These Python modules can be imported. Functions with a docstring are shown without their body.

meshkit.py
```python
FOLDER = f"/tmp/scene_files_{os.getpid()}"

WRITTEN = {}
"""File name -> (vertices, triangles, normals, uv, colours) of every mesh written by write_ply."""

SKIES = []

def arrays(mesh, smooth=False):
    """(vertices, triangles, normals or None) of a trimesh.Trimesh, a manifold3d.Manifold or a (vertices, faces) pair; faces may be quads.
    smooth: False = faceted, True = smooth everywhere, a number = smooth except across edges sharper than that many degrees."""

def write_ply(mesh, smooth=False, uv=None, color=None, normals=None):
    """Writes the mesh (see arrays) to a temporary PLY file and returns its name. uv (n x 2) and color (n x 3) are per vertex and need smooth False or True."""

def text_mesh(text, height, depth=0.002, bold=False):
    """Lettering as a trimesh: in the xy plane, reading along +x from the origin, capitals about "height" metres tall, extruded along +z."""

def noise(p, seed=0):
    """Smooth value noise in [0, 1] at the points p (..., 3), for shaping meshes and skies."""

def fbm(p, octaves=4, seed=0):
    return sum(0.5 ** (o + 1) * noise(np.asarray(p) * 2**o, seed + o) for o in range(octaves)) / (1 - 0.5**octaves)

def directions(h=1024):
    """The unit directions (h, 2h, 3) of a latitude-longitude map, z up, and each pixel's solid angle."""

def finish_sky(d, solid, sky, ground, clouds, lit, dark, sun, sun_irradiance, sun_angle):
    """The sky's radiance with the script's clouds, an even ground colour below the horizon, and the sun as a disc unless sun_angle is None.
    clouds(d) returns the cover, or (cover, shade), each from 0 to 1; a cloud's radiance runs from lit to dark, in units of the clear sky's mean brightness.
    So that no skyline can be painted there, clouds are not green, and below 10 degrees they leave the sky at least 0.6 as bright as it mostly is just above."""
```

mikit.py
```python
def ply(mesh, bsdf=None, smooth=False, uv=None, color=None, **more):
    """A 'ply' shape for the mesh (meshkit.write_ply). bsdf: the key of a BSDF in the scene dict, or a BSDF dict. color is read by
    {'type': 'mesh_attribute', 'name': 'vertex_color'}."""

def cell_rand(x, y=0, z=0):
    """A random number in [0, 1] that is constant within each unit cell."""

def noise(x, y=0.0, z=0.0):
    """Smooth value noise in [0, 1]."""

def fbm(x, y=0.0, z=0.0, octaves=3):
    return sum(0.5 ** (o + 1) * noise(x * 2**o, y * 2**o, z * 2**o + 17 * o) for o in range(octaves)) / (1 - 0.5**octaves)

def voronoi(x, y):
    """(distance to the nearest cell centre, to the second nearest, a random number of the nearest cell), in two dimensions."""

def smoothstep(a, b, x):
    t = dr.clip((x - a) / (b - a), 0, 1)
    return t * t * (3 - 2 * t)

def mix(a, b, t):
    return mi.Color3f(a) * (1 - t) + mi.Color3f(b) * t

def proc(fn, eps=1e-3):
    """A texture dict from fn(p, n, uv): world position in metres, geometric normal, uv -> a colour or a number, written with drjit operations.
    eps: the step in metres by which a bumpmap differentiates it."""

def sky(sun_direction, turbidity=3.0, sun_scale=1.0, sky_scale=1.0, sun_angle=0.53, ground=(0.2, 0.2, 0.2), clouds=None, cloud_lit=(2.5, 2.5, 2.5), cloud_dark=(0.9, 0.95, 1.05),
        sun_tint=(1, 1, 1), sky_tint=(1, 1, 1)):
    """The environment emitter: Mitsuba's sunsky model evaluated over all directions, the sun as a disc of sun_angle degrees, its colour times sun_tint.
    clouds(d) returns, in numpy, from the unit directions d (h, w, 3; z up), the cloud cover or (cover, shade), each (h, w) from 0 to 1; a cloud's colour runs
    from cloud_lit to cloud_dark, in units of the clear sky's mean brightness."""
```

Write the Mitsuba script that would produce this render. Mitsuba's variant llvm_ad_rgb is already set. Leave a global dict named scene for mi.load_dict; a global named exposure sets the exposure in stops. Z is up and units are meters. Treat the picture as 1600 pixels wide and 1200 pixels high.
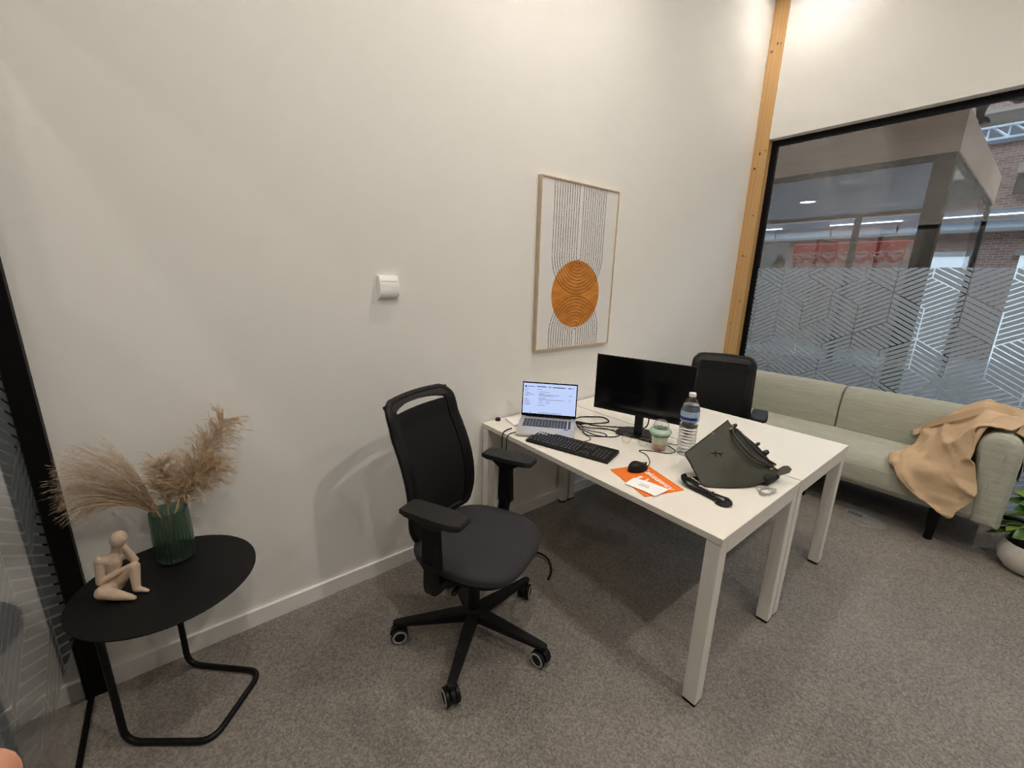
import math, random
import numpy as np
import trimesh, manifold3d as m3
import shapely.geometry as sg, shapely.ops as so, shapely.affinity as sa
import drjit as dr
import mitsuba as mi
import mikit, meshkit
from mikit import proc, noise, fbm, mix, smoothstep, voronoi, cell_rand
T = mi.ScalarTransform4f
PI = math.pi
scene, labels = {'type': 'scene'}, {}

# ------------------------------------------------------------------ camera
CAM = np.array([0.3883, -1.9774, 1.5816])
FWD = np.array([0.60701, 0.75630, -0.24403])
UPV = np.array([0.13298, 0.20608, 0.96946])
scene['camera'] = {'type': 'perspective', 'fov': 2 * math.degrees(math.atan(800 / 653.93)), 'fov_axis': 'x',
                   'near_clip': 0.02, 'far_clip': 200.0,
                   'to_world': T().look_at(origin=CAM.tolist(), target=(CAM + FWD).tolist(), up=UPV.tolist())}
exposure = 0.17
# ------------------------------------------------------------------ daylight over the concourse outside (an even overcast sky)
SKY = 2.9
scene['sky'] = {'type': 'constant', 'sampling_weight': 2.0, 'radiance': {'type': 'rgb', 'value': [0.62 * SKY, 0.82 * SKY, 1.0 * SKY]}}
# ------------------------------------------------------------------ ceiling downlights: (x, y, power)
CEIL = 3.97
WARM = (1.03, 0.945, 0.842)
LAMP = 1150.0
LAMPS = [(2.06, -0.64, 0.80), (4.42, -0.43, 0.32), (0.77, -1.70, 0.72), (2.85, -1.74, 0.42),
         (1.95, -3.2, 1.20), (0.6, -3.2, 0.70), (4.15, -3.2, 0.60),
         (-0.75, -1.3, 0.75), (-1.9, -0.7, 1.0)]
LAMP_R = 0.045


# ------------------------------------------------------------------ material helpers
def rgb(c): return {'type': 'rgb', 'value': [float(x) for x in c]}
def srgb(r, g, b):
    f = lambda v: (v / 255 / 12.92) if v / 255 <= 0.04045 else ((v / 255 + 0.055) / 1.055) ** 2.4
    return [f(r), f(g), f(b)]
def mat(name, color, rough=0.5, metal=0.0, spec=0.5, bump=None, bscale=0.001, eps=1e-3, **kw):
    d = {'type': 'principled', 'base_color': proc(color) if callable(color) else rgb(color),
         'roughness': rough, 'metallic': metal, 'specular': spec, **kw}
    if bump is not None:
        d = {'type': 'bumpmap', 'arbitrary': proc(bump, eps), 'scale': bscale, 'bsdf': d}
    d = {'type': 'twosided', 'bsdf': d}
    scene['m_' + name] = d
def M(name): return 'm_' + name

def carpet_col(p, n, uv):
    g = noise(p.x * 420, p.y * 420, 3.0)
    h = noise(p.x * 160, p.y * 160, 7.0)
    l = fbm(p.x * 3.0, p.y * 3.0, 1.0, 3)
    t = dr.clip(0.50 * g + 0.5 * h + 0.25 * (l - 0.5), 0, 1)
    return mix((0.092, 0.084, 0.075), (0.335, 0.305, 0.273), t)
def carpet_bump(p, n, uv):
    return noise(p.x * 260, p.y * 260, 2.0)
def pine_col(p, n, uv):
    w = fbm(p.x * 3 + 5, p.y * 3, p.z * 0.35, 3)
    g = noise(p.x * 90 + w * 16, p.y * 90 + w * 16, p.z * 1.2)
    r = dr.sin((p.x + p.y * 1.3) * 160 + w * 26 + p.z * 1.5) * 0.5 + 0.5
    c = mix((0.48, 0.275, 0.105), (0.58, 0.36, 0.16), 0.55 * g + 0.45 * r)
    return mix(c, (0.56, 0.30, 0.11), smoothstep(0.55, 0.8, w) * 0.6)
def sofa_col(p, n, uv):
    a = noise(p.x * 240, p.y * 35, p.z * 240)
    b = noise(p.x * 60, p.y * 9, p.z * 90)
    return mix((0.335, 0.345, 0.285), (0.47, 0.48, 0.405), 0.5 * a + 0.5 * b)
def weave_bump(p, n, uv):
    return dr.sin(p.x * 2400) * dr.sin(p.z * 2400) * 0.25 + noise(p.x * 500, p.y * 300, p.z * 500)
def coat_col(p, n, uv):
    a = fbm(p.x * 14, p.y * 14, p.z * 14, 3)
    return mix((0.50, 0.355, 0.22), (0.60, 0.435, 0.28), a)
def black_mesh_col(p, n, uv):
    a = noise(p.x * 700, p.y * 700, p.z * 700)
    return mix((0.004, 0.004, 0.0042), (0.012, 0.0117, 0.0113), a)
def seat_col(p, n, uv):
    a = noise(p.x * 600, p.y * 600, p.z * 600)
    return mix((0.028, 0.0285, 0.032), (0.041, 0.041, 0.046), a)
def brick_col(p, n, uv):
    u = p.y + p.x
    row = dr.floor(p.z / 0.056)
    uu = u / 0.172 + 0.5 * (row - 2 * dr.floor(row / 2))
    fz, fu = p.z / 0.056 - row, uu - dr.floor(uu)
    mortar = 1 - smoothstep(0.04, 0.10, dr.minimum(fz, 1 - fz)) * smoothstep(0.015, 0.05, dr.minimum(fu, 1 - fu))
    v = cell_rand(dr.floor(uu), row, 2)
    c = mix((0.30, 0.165, 0.135), (0.43, 0.27, 0.225), v)
    return mix(c, (0.52, 0.48, 0.44), mortar)
def clt_col(p, n, uv):
    g = noise(p.x * 40, p.y * 3.5, p.z * 60)
    w = fbm(p.x * 2, p.y * 1.1, p.z * 5, 2)
    return mix((0.60, 0.40, 0.28), (0.70, 0.48, 0.345), 0.5 * g + 0.5 * w)
def paint_col(p, n, uv):
    a = fbm(p.x * 1.7, p.y * 1.7, p.z * 1.7, 3)
    return mix((0.735, 0.725, 0.695), (0.76, 0.75, 0.72), a)
def figure_col(p, n, uv):
    a = fbm(p.x * 120, p.y * 120, p.z * 120, 3)
    return mix((0.43, 0.32, 0.235), (0.55, 0.425, 0.32), a)
def pampas_col(p, n, uv):
    a = noise(p.x * 90, p.y * 90, p.z * 90)
    return mix((0.40, 0.285, 0.175), (0.62, 0.485, 0.33), a)
def art_orange(p, n, uv):
    a = fbm(p.x * 22 + 3, p.y * 3, p.z * 34, 4)
    b = fbm(p.x * 6, p.z * 9, 4.0, 2)
    return mix((0.47, 0.155, 0.012), (0.66, 0.30, 0.06), dr.clip(1.5 * a - 0.45 + 0.4 * (b - 0.5), 0, 1))
def frame_col(p, n, uv):
    a = noise(p.x * 200, p.y * 60, p.z * 14)
    return mix((0.42, 0.33, 0.225), (0.53, 0.43, 0.31), a)
def granola_col(p, n, uv):
    a = noise(p.x * 260, p.y * 260, p.z * 260)
    return mix((0.30, 0.07, 0.03), (0.62, 0.40, 0.26), a)
def leaf_col(p, n, uv):
    a = noise(p.x * 30, p.y * 30, p.z * 30)
    return mix((0.035, 0.10, 0.02), (0.075, 0.17, 0.03), a)
def leaf2_col(p, n, uv):
    a = noise(p.x * 30, p.y * 30, p.z * 30)
    return mix((0.16, 0.27, 0.05), (0.27, 0.38, 0.09), a)

mat('wall', paint_col, 0.75, spec=0.25)
mat('ceiling', (0.50, 0.48, 0.45), 0.8, spec=0.2)
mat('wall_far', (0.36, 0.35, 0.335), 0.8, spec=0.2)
mat('trim', (0.80, 0.79, 0.765), 0.35)
mat('carpet', carpet_col, 0.95, spec=0.1, bump=carpet_bump, bscale=0.0022)
mat('pine', pine_col, 0.45)
mat('knot', (0.10, 0.045, 0.018), 0.5)
mat('black', (0.0045, 0.0045, 0.005), 0.42, spec=0.25)
mat('frame_black', (0.003, 0.003, 0.003), 0.5, spec=0.12)
mat('black_matt', (0.0055, 0.0055, 0.0058), 0.55, spec=0.25)
mat('black_pad', (0.013, 0.0125, 0.0125), 0.55, spec=0.3)
mat('black_mesh', black_mesh_col, 0.8, spec=0.2)
mat('seat', seat_col, 0.9, spec=0.15, sheen=0.4)
mat('castor', (0.27, 0.268, 0.262), 0.5)
mat('laminate', (0.69, 0.66, 0.595), 0.42)
mat('edge', (0.62, 0.60, 0.555), 0.5)
mat('desk_metal', (0.66, 0.635, 0.59), 0.45)
mat('sofa', sofa_col, 0.92, spec=0.15, bump=weave_bump, bscale=0.0006, sheen=0.3)
mat('seam', (0.17, 0.165, 0.12), 0.9)
mat('coat', coat_col, 0.8, spec=0.2)
mat('lining', (0.012, 0.014, 0.028), 0.6)
mat('brick', brick_col, 0.9, spec=0.15)
mat('clt', clt_col, 0.6)
mat('steel_dark', (0.010, 0.0098, 0.0093), 0.55, spec=0.2)
mat('iron', (0.022, 0.022, 0.018), 0.6)
mat('grey', (0.33, 0.33, 0.32), 0.7)
mat('stone', (0.42, 0.37, 0.30), 0.8)
mat('lattice', (0.72, 0.80, 0.86), 0.5)
mat('pale_blue', (0.55, 0.64, 0.70), 0.5)
mat('slate_blue', (0.13, 0.165, 0.21), 0.4)
mat('white_plastic', (0.82, 0.815, 0.79), 0.4)
mat('pod_ceiling', (0.33, 0.41, 0.49), 0.7)
mat('hall_floor', (0.30, 0.31, 0.32), 0.35)
mat('awning', (0.50, 0.05, 0.03), 0.7)
mat('logo', (0.70, 0.56, 0.50), 0.6)
mat('cone', (0.30, 0.165, 0.08), 0.7)
mat('kiosk', (0.30, 0.275, 0.235), 0.6)
mat('art_paper', (0.70, 0.685, 0.665), 0.6)
mat('art_orange', art_orange, 0.7)
mat('art_line', (0.04, 0.037, 0.035), 0.7)
mat('art_line_brown', (0.13, 0.03, 0.006), 0.7)
mat('frame_wood', frame_col, 0.5)
mat('silver', (0.60, 0.585, 0.55), 0.36, metal=0.65)
mat('trackpad', (0.43, 0.42, 0.40), 0.45)
mat('key', (0.017, 0.0165, 0.017), 0.42)
mat('key_print', (0.15, 0.15, 0.15), 0.5)
mat('screen_off', (0.0025, 0.0025, 0.003), 0.10)
mat('orange', (0.72, 0.155, 0.012), 0.55)
mat('print_white', (0.80, 0.70, 0.63), 0.6)
mat('paper', (0.82, 0.82, 0.81), 0.6)
mat('ink', (0.48, 0.48, 0.53), 0.7)
mat('bag', (0.029, 0.0295, 0.0175), 0.5, spec=0.35)
mat('bag_leather', (0.022, 0.0235, 0.0145), 0.42)
mat('bag_inside', (0.008, 0.008, 0.007), 0.8)
mat('gold', (0.85, 0.68, 0.35), 0.2, metal=1.0)
mat('chrome', (0.75, 0.75, 0.74), 0.16, metal=1.0)
mat('steel', (0.50, 0.48, 0.45), 0.42, metal=0.55)
mat('label_blue', (0.015, 0.04, 0.22), 0.4)
mat('label_pale', (0.38, 0.50, 0.64), 0.35)
mat('mint', (0.42, 0.56, 0.46), 0.4)
mat('mint_dark', (0.11, 0.17, 0.15), 0.5)
mat('yogurt', (0.43, 0.49, 0.30), 0.55)
mat('granola', granola_col, 0.8)
mat('figure', figure_col, 0.7, spec=0.3)
mat('pampas', pampas_col, 0.9, spec=0.1)
mat('stem', (0.50, 0.37, 0.22), 0.7)
mat('pot', (0.70, 0.66, 0.62), 0.45)
mat('soil', (0.02, 0.014, 0.009), 0.95)
mat('leaf', leaf_col, 0.4)
mat('leaf_pale', leaf2_col, 0.4)
mat('skin', (0.40, 0.185, 0.115), 0.7)
mat('text_screen', (0.10, 0.11, 0.16), 0.9, spec=0.0)
mat('lens_brass', (0.45, 0.33, 0.17), 0.3, metal=0.8)
scene['m_glass'] = {'type': 'thindielectric', 'int_ior': 1.5}
scene['m_film'] = {'type': 'principledthin', 'base_color': rgb((0.43, 0.475, 0.51)), 'roughness': 0.6, 'diff_trans': 0.95, 'spec_trans': 0.0, 'eta': 1.3}
scene['m_pod_glass'] = {'type': 'thindielectric', 'int_ior': 1.18}
scene['m_pet'] = {'type': 'thindielectric', 'int_ior': 1.4}
scene['m_water'] = {'type': 'dielectric', 'int_ior': 1.33, 'ext_ior': 1.0}
scene['m_vase'] = {'type': 'principled', 'base_color': rgb((0.30, 0.45, 0.355)), 'roughness': 0.06, 'spec_trans': 0.95, 'eta': 1.45}
scene['m_dome'] = {'type': 'blendbsdf', 'weight': 0.16, 'a': {'type': 'thindielectric', 'int_ior': 1.5}, 'b': {'type': 'twosided', 'bsdf': {'type': 'diffuse', 'reflectance': rgb((0.62, 0.68, 0.70))}}}
scene['m_screen_on'] = {'type': 'diffuse', 'reflectance': rgb((0.02, 0.02, 0.02))}


# ------------------------------------------------------------------ shape helpers
def obj(key, mesh, m, label=None, cat=None, group=None, kind=None, smooth=30, tf=None, **more):
    base = key
    n = 1
    while key in scene:
        key = '%s_%03d' % (base, n); n += 1
    if isinstance(mesh, (list, tuple)) and len(mesh) and isinstance(mesh[0], trimesh.Trimesh):
        mesh = trimesh.util.concatenate(list(mesh))
    if tf is not None:
        mesh = mesh.copy(); mesh.apply_transform(tf)
    scene[key] = mikit.ply(mesh, M(m), smooth=smooth, **more)
    tagk(key, label, cat, group, kind)
    return key
def tagk(key, label=None, cat=None, group=None, kind=None):
    d = {k: v for k, v in (('label', label), ('category', cat), ('group', group), ('kind', kind)) if v}
    if d: labels[key] = d
def thing(key, label, cat, group=None):
    base, n = key, 1
    while key in labels or key in scene:
        key = '%s_%03d' % (base, n); n += 1
    tagk(key, label, cat, group)
    return key
def hullpts(pts):
    mf = m3.Manifold.hull_points(np.asarray(pts, float)).to_mesh()
    return trimesh.Trimesh(mf.vert_properties[:, :3], mf.tri_verts, process=False)
def fromman(mf):
    mm = mf.to_mesh()
    return trimesh.Trimesh(mm.vert_properties[:, :3], mm.tri_verts, process=False)
def box(x0, x1, y0, y1, z0, z1, c=0.0):
    """box with chamfered edges"""
    if c <= 0:
        return hullpts([(x, y, z) for x in (x0, x1) for y in (y0, y1) for z in (z0, z1)])
    pts = []
    for x, sx in ((x0, 1), (x1, -1)):
        for y, sy in ((y0, 1), (y1, -1)):
            for z, sz in ((z0, 1), (z1, -1)):
                pts += [(x, y + sy * c, z + sz * c), (x + sx * c, y, z + sz * c), (x + sx * c, y + sy * c, z)]
    return hullpts(pts)
def rbox(x0, x1, y0, y1, z0, z1, r, sub=2):
    s = trimesh.creation.icosphere(subdivisions=sub, radius=r).vertices
    pts = [s + (x, y, z) for x in (x0 + r, x1 - r) for y in (y0 + r, y1 - r) for z in (z0 + r, z1 - r)]
    return hullpts(np.vstack(pts))
def capsule(a, b, ra, rb=None, sub=2):
    rb = ra if rb is None else rb
    s = trimesh.creation.icosphere(subdivisions=sub, radius=1.0).vertices
    return hullpts(np.vstack([s * ra + np.asarray(a), s * rb + np.asarray(b)]))
def spline(pts, n=8, closed=False):
    p = np.asarray(pts, float)
    out = []
    N = len(p)
    rng_ = range(N if closed else N - 1)
    g = lambda i: p[i % N] if closed else p[min(max(i, 0), N - 1)]
    for i in rng_:
        a, b, c, d = g(i - 1), g(i), g(i + 1), g(i + 2)
        for t in np.linspace(0, 1, n, endpoint=False):
            out.append(0.5 * ((2 * b) + (-a + c) * t + (2 * a - 5 * b + 4 * c - d) * t * t + (-a + 3 * b - 3 * c + d) * t ** 3))
    if not closed: out.append(p[-1])
    return np.array(out)
def sweep(path, r, n=8, closed=False, section=None, up=None):
    """tube (or any closed 2-d section) along a path with parallel transport; r: number or one per point"""
    P = np.asarray(path, float)
    k = len(P)
    r = np.broadcast_to(np.asarray(r, float), (k,))
    t = np.gradient(P, axis=0) if not closed else np.roll(P, -1, 0) - np.roll(P, 1, 0)
    t /= np.linalg.norm(t, axis=1, keepdims=True) + 1e-12
    u = np.asarray(up if up is not None else ([0, 0, 1] if abs(t[0][2]) < 0.9 else [1, 0, 0]), float)
    if section is None:
        a = np.arange(n) * 2 * PI / n
        section = np.stack([np.cos(a), np.sin(a)], 1)
    section = np.asarray(section, float); n = len(section)
    V = []
    for i in range(k):
        if up is not None: u = np.asarray(up, float)
        u = u - t[i] * (u @ t[i]); u /= np.linalg.norm(u) + 1e-12
        w = np.cross(t[i], u)
        V.append(P[i] + r[i] * (section[:, :1] * w + section[:, 1:] * u))
    V = np.vstack(V)
    F = []
    for i in range(k if closed else k - 1):
        j = (i + 1) % k
        for q in range(n):
            a, b = i * n + q, i * n + (q + 1) % n
            c, d = j * n + q, j * n + (q + 1) % n
            F += [(a, b, d), (a, d, c)]
    if not closed:
        for i, flip in ((0, 1), (k - 1, 0)):
            V = np.vstack([V, P[i]]); ci = len(V) - 1
            for q in range(n):
                a, b = i * n + q, i * n + (q + 1) % n
                F.append((ci, b, a) if flip else (ci, a, b))
    m = trimesh.Trimesh(V, np.array(F), process=False)
    if m.volume < 0: m.invert()
    return m
def lathe(profile, n=48, center=(0, 0, 0), ribs=0, rib=0.0):
    pr = np.asarray(profile, float)
    a = np.arange(n) * 2 * PI / n
    V, F = [], []
    for (r, z) in pr:
        rr = np.full(n, r)
        if ribs and r > 1e-4: rr = rr + rib * np.cos(a * ribs)
        V.append(np.stack([rr * np.cos(a), rr * np.sin(a), np.full(n, z)], 1))
    V = np.vstack(V) + np.asarray(center)
    for i in range(len(pr) - 1):
        for q in range(n):
            A, B = i * n + q, i * n + (q + 1) % n
            C, D = A + n, B + n
            if pr[i][0] > 1e-6: F.append((A, B, D))
            if pr[i + 1][0] > 1e-6: F.append((A, D, C))
    m = trimesh.Trimesh(V, np.array(F), process=True)
    return m
def grid(P, closed_u=False):
    P = np.asarray(P, float)
    nu, nv = P.shape[:2]
    V = P.reshape(-1, 3)
    F = []
    for i in range(nu if closed_u else nu - 1):
        for j in range(nv - 1):
            a, b = i * nv + j, i * nv + j + 1
            c, d = ((i + 1) % nu) * nv + j, ((i + 1) % nu) * nv + j + 1
            F += [(a, c, d), (a, d, b)]
    return trimesh.Trimesh(V, np.array(F), process=False)
def sheet(P, t):
    """a sheet of thickness t from a grid of points"""
    P = np.asarray(P, float); nu, nv = P.shape[:2]
    du, dv = np.gradient(P, axis=0), np.gradient(P, axis=1)
    nrm = np.cross(du, dv); nrm /= np.linalg.norm(nrm, axis=2, keepdims=True) + 1e-12
    top, bot = P + nrm * t / 2, P - nrm * t / 2
    a, b = grid(top), grid(bot); b.invert()
    ring = [(i, 0) for i in range(nu)] + [(nu - 1, j) for j in range(1, nv)] + [(i, nv - 1) for i in range(nu - 2, -1, -1)] + [(0, j) for j in range(nv - 2, 0, -1)]
    idx = [i * nv + j for i, j in ring]; N = nu * nv; F = []
    for q in range(len(idx)):
        A, B = idx[q], idx[(q + 1) % len(idx)]
        F += [(A, A + N, B + N), (A, B + N, B)]
    F = np.vstack([a.faces, b.faces + N, np.array(F)])
    m = trimesh.Trimesh(np.vstack([top.reshape(-1, 3), bot.reshape(-1, 3)]), F, process=False)
    if m.volume < 0: m.invert()
    return m
def bicubic(ctrl, nu, nv):
    """dense smooth grid through a net of control points"""
    C = np.asarray(ctrl, float); a, b = C.shape[:2]
    rows = []
    for i in range(a):
        s = spline(C[i], 16); rows.append(s[np.linspace(0, len(s) - 1, nv).round().astype(int)])
    R = np.array(rows); cols = []
    for j in range(nv):
        s = spline(R[:, j], 16); cols.append(s[np.linspace(0, len(s) - 1, nu).round().astype(int)])
    return np.transpose(np.array(cols), (1, 0, 2))
def extr(poly, h, tf=None):
    geoms = getattr(poly, 'geoms', [poly])
    m = trimesh.util.concatenate([trimesh.creation.extrude_polygon(g, h, engine='earcut') for g in geoms if g.area > 1e-9])
    if tf is not None: m.apply_transform(tf)
    return m
def frame(o, x, y, z=None):
    """4x4 matrix with columns x, y, z and origin o"""
    x, y = np.asarray(x, float), np.asarray(y, float)
    z = np.cross(x, y) if z is None else np.asarray(z, float)
    m = np.eye(4); m[:3, 0], m[:3, 1], m[:3, 2], m[:3, 3] = x, y, z, o
    return m
def rotz(deg, at=(0, 0, 0)):
    c, s = math.cos(math.radians(deg)), math.sin(math.radians(deg))
    m = np.eye(4); m[0, 0], m[0, 1], m[1, 0], m[1, 1] = c, -s, s, c
    m[:3, 3] = at
    return m
def unit(v):
    v = np.asarray(v, float); return v / np.linalg.norm(v)
def rrect(w, h, r, cx=0, cy=0):
    return sg.box(cx - w / 2 + r, cy - h / 2 + r, cx + w / 2 - r, cy + h / 2 - r).buffer(r, 8)
def cat(*ms): return trimesh.util.concatenate(list(ms))
# ================================================================== the room
XW, WY, WZ = 4.755, -0.124, 2.845      # window wall plane, inner edge of the post, head of the window
Y0, XL = -4.6, -3.6
obj('floor', box(XL, XW + 0.2, Y0, 0.0, -0.08, 0), 'carpet', 'grey flecked loop carpet covering the office floor', kind='structure')
obj('ceiling', box(XL, XW + 0.2, Y0, 0.0, CEIL, CEIL + 0.12), 'ceiling', 'white ceiling high above the office', kind='structure')
obj('wall_back', box(XL, XW + 0.2, 0, 0.12, -0.08, CEIL + 0.12), 'wall', 'long plain off-white wall with the framed print', kind='structure')
obj('wall_front', box(XL, XW + 0.2, Y0 - 0.12, Y0, -0.08, CEIL + 0.12), 'wall_far', kind='structure')
obj('wall_left', box(XL - 0.12, XL, Y0 - 0.12, 0.12, -0.08, CEIL + 0.12), 'wall_far', kind='structure')
obj('wall_right', box(XW, XW + 0.2, Y0, WY, WZ, CEIL), 'wall', 'off-white wall above the big window', kind='structure')
# white skirting board along the back wall, with a lighter top edge
obj('baseboard_back', hullpts([(x, y, z) for x in (0.0, XW) for (y, z) in ((0, 0), (-0.016, 0), (-0.016, 0.079), (-0.015, 0.080), (0, 0.080))]), 'trim', 'white skirting board along the long wall', kind='structure')
obj('baseboard_left', hullpts([(x, y, z) for x in (XL, -0.075) for (y, z) in ((0, 0), (-0.014, 0), (-0.014, 0.076), (-0.010, 0.080), (0, 0.080))]), 'trim', kind='structure')
# glued timber post in the corner
obj('trim_1', box(XW - 0.002, XW + 0.2, WY, 0.0, 0, CEIL, 0.003), 'pine', 'glued pine post in the corner beside the window', kind='structure')
rg = random.Random(4)
for (yk, zk, a, b) in ((-0.03, 3.55, .011, .007), (-0.07, 3.60, .006, .012), (-0.098, 3.59, .006, .006), (-0.035, 2.62, .011, .008), (-0.063, 2.74, .007, .012), (-0.108, 2.76, .005, .006),
                       (-0.088, 2.21, .008, .005), (-0.05, 1.85, .008, .006), (-0.07, 1.845, .004, .004), (-0.095, 1.84, .004, .004), (-0.09, 1.42, .006, .009), (-0.03, 1.2, .007, .005)):
    e = sa.scale(sg.Point(0, 0).buffer(1, 10), a, b)
    obj('trim_1__knot', extr(e, 0.0015, frame((XW - 0.003, yk, zk), (0, 1, 0), (0, 0, 1))), 'knot', smooth=False)

# ------------------------------------------------------------------ frosted film with clear hatch lines (tumbling blocks)
def film_poly(y0, y1, z0, z1, seed, yc=-1.0, zc=1.435, s=0.2309, lw=0.0075):
    r = random.Random(seed)
    h = s * math.sqrt(3) / 2
    segs = []
    def rhomb(o, a, b, n=6):
        # hatch of lines parallel to a, stepped along b
        o, a, b = np.array(o), np.array(a), np.array(b)
        for k in range(n + 1):
            p = o + b * k / n
            segs.append(sg.LineString([p, p + a]))
        segs.append(sg.LineString([o, o + b]))
        segs.append(sg.LineString([o + a, o + a + b]))
    rows = range(-6, 7)
    for j in rows:
        for i in range(-16, 17):
            cx, cz = yc + i * 2 * h + (h if j % 2 else 0), zc + j * 1.5 * s
            if cx < y0 - .5 or cx > y1 + .5 or cz < z0 - .5 or cz > z1 + .5: continue
            U, D = (0, s), (0, -s)
            ur, ul, dr_, dl = (h, s / 2), (-h, s / 2), (h, -s / 2), (-h, -s / 2)
            k = r.choice((0, 0, 1, 2))
            c = (cx, cz)
            if k == 0:      # cube seen from above
                rhomb(c, ur, ul) if r.random() < .5 else rhomb(c, ul, ur)
                rhomb(c, ul, D); rhomb(c, ur, D)
            elif k == 1:    # turned over
                rhomb(c, dl, dr_) if r.random() < .5 else rhomb(c, dr_, dl)
                rhomb(c, dl, U); rhomb(c, dr_, U)
            else:           # straight chevrons
                rhomb((cx - h, cz - s / 2), dr_, U); rhomb((cx, cz - s), ur, U)
                rhomb((cx - h, cz + s / 2), (h, -s / 2), (h, s / 2))
    lines = so.unary_union([l.buffer(lw / 2, cap_style=2, quad_segs=1) for l in segs])
    return sg.box(y0, z0, y1, z1).difference(lines)
def film_mesh(poly, x, t=0.0004):
    return extr(poly, t, frame((x, 0, 0), (0, 1, 0), (0, 0, 1)))

# the big window towards the concourse
XG = XW + 0.098                            # glass plane
wn = 'window_1'
fr = [box(XG - 0.02, XG + 0.03, WY - 0.045, WY, 0.0, WZ), box(XG - 0.02, XG + 0.03, Y0, WY - 0.045, WZ - 0.045, WZ), box(XG - 0.02, XG + 0.03, Y0, WY - 0.045, 0.0, 0.03),
      box(XG - 0.02, XG + 0.03, Y0, Y0 + 0.045, 0.03, WZ - 0.045)]
obj(wn + '__frame', fr, 'frame_black', smooth=False)
obj(wn + '__pane', box(XG, XG + 0.001, Y0 + 0.045, -1.62, 0.03, WZ - 0.045), 'glass', smooth=False)
obj(wn + '__pane', box(XG, XG + 0.001, -1.618, WY - 0.045, 0.03, WZ - 0.045), 'glass', smooth=False)
obj(wn + '__film', film_mesh(film_poly(-3.3, WY - 0.046, 0.04, 1.738, 11), XG - 0.0012), 'film', smooth=False)
tagk(wn, 'wide black-framed window with patterned frosted film', kind='structure')
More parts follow.
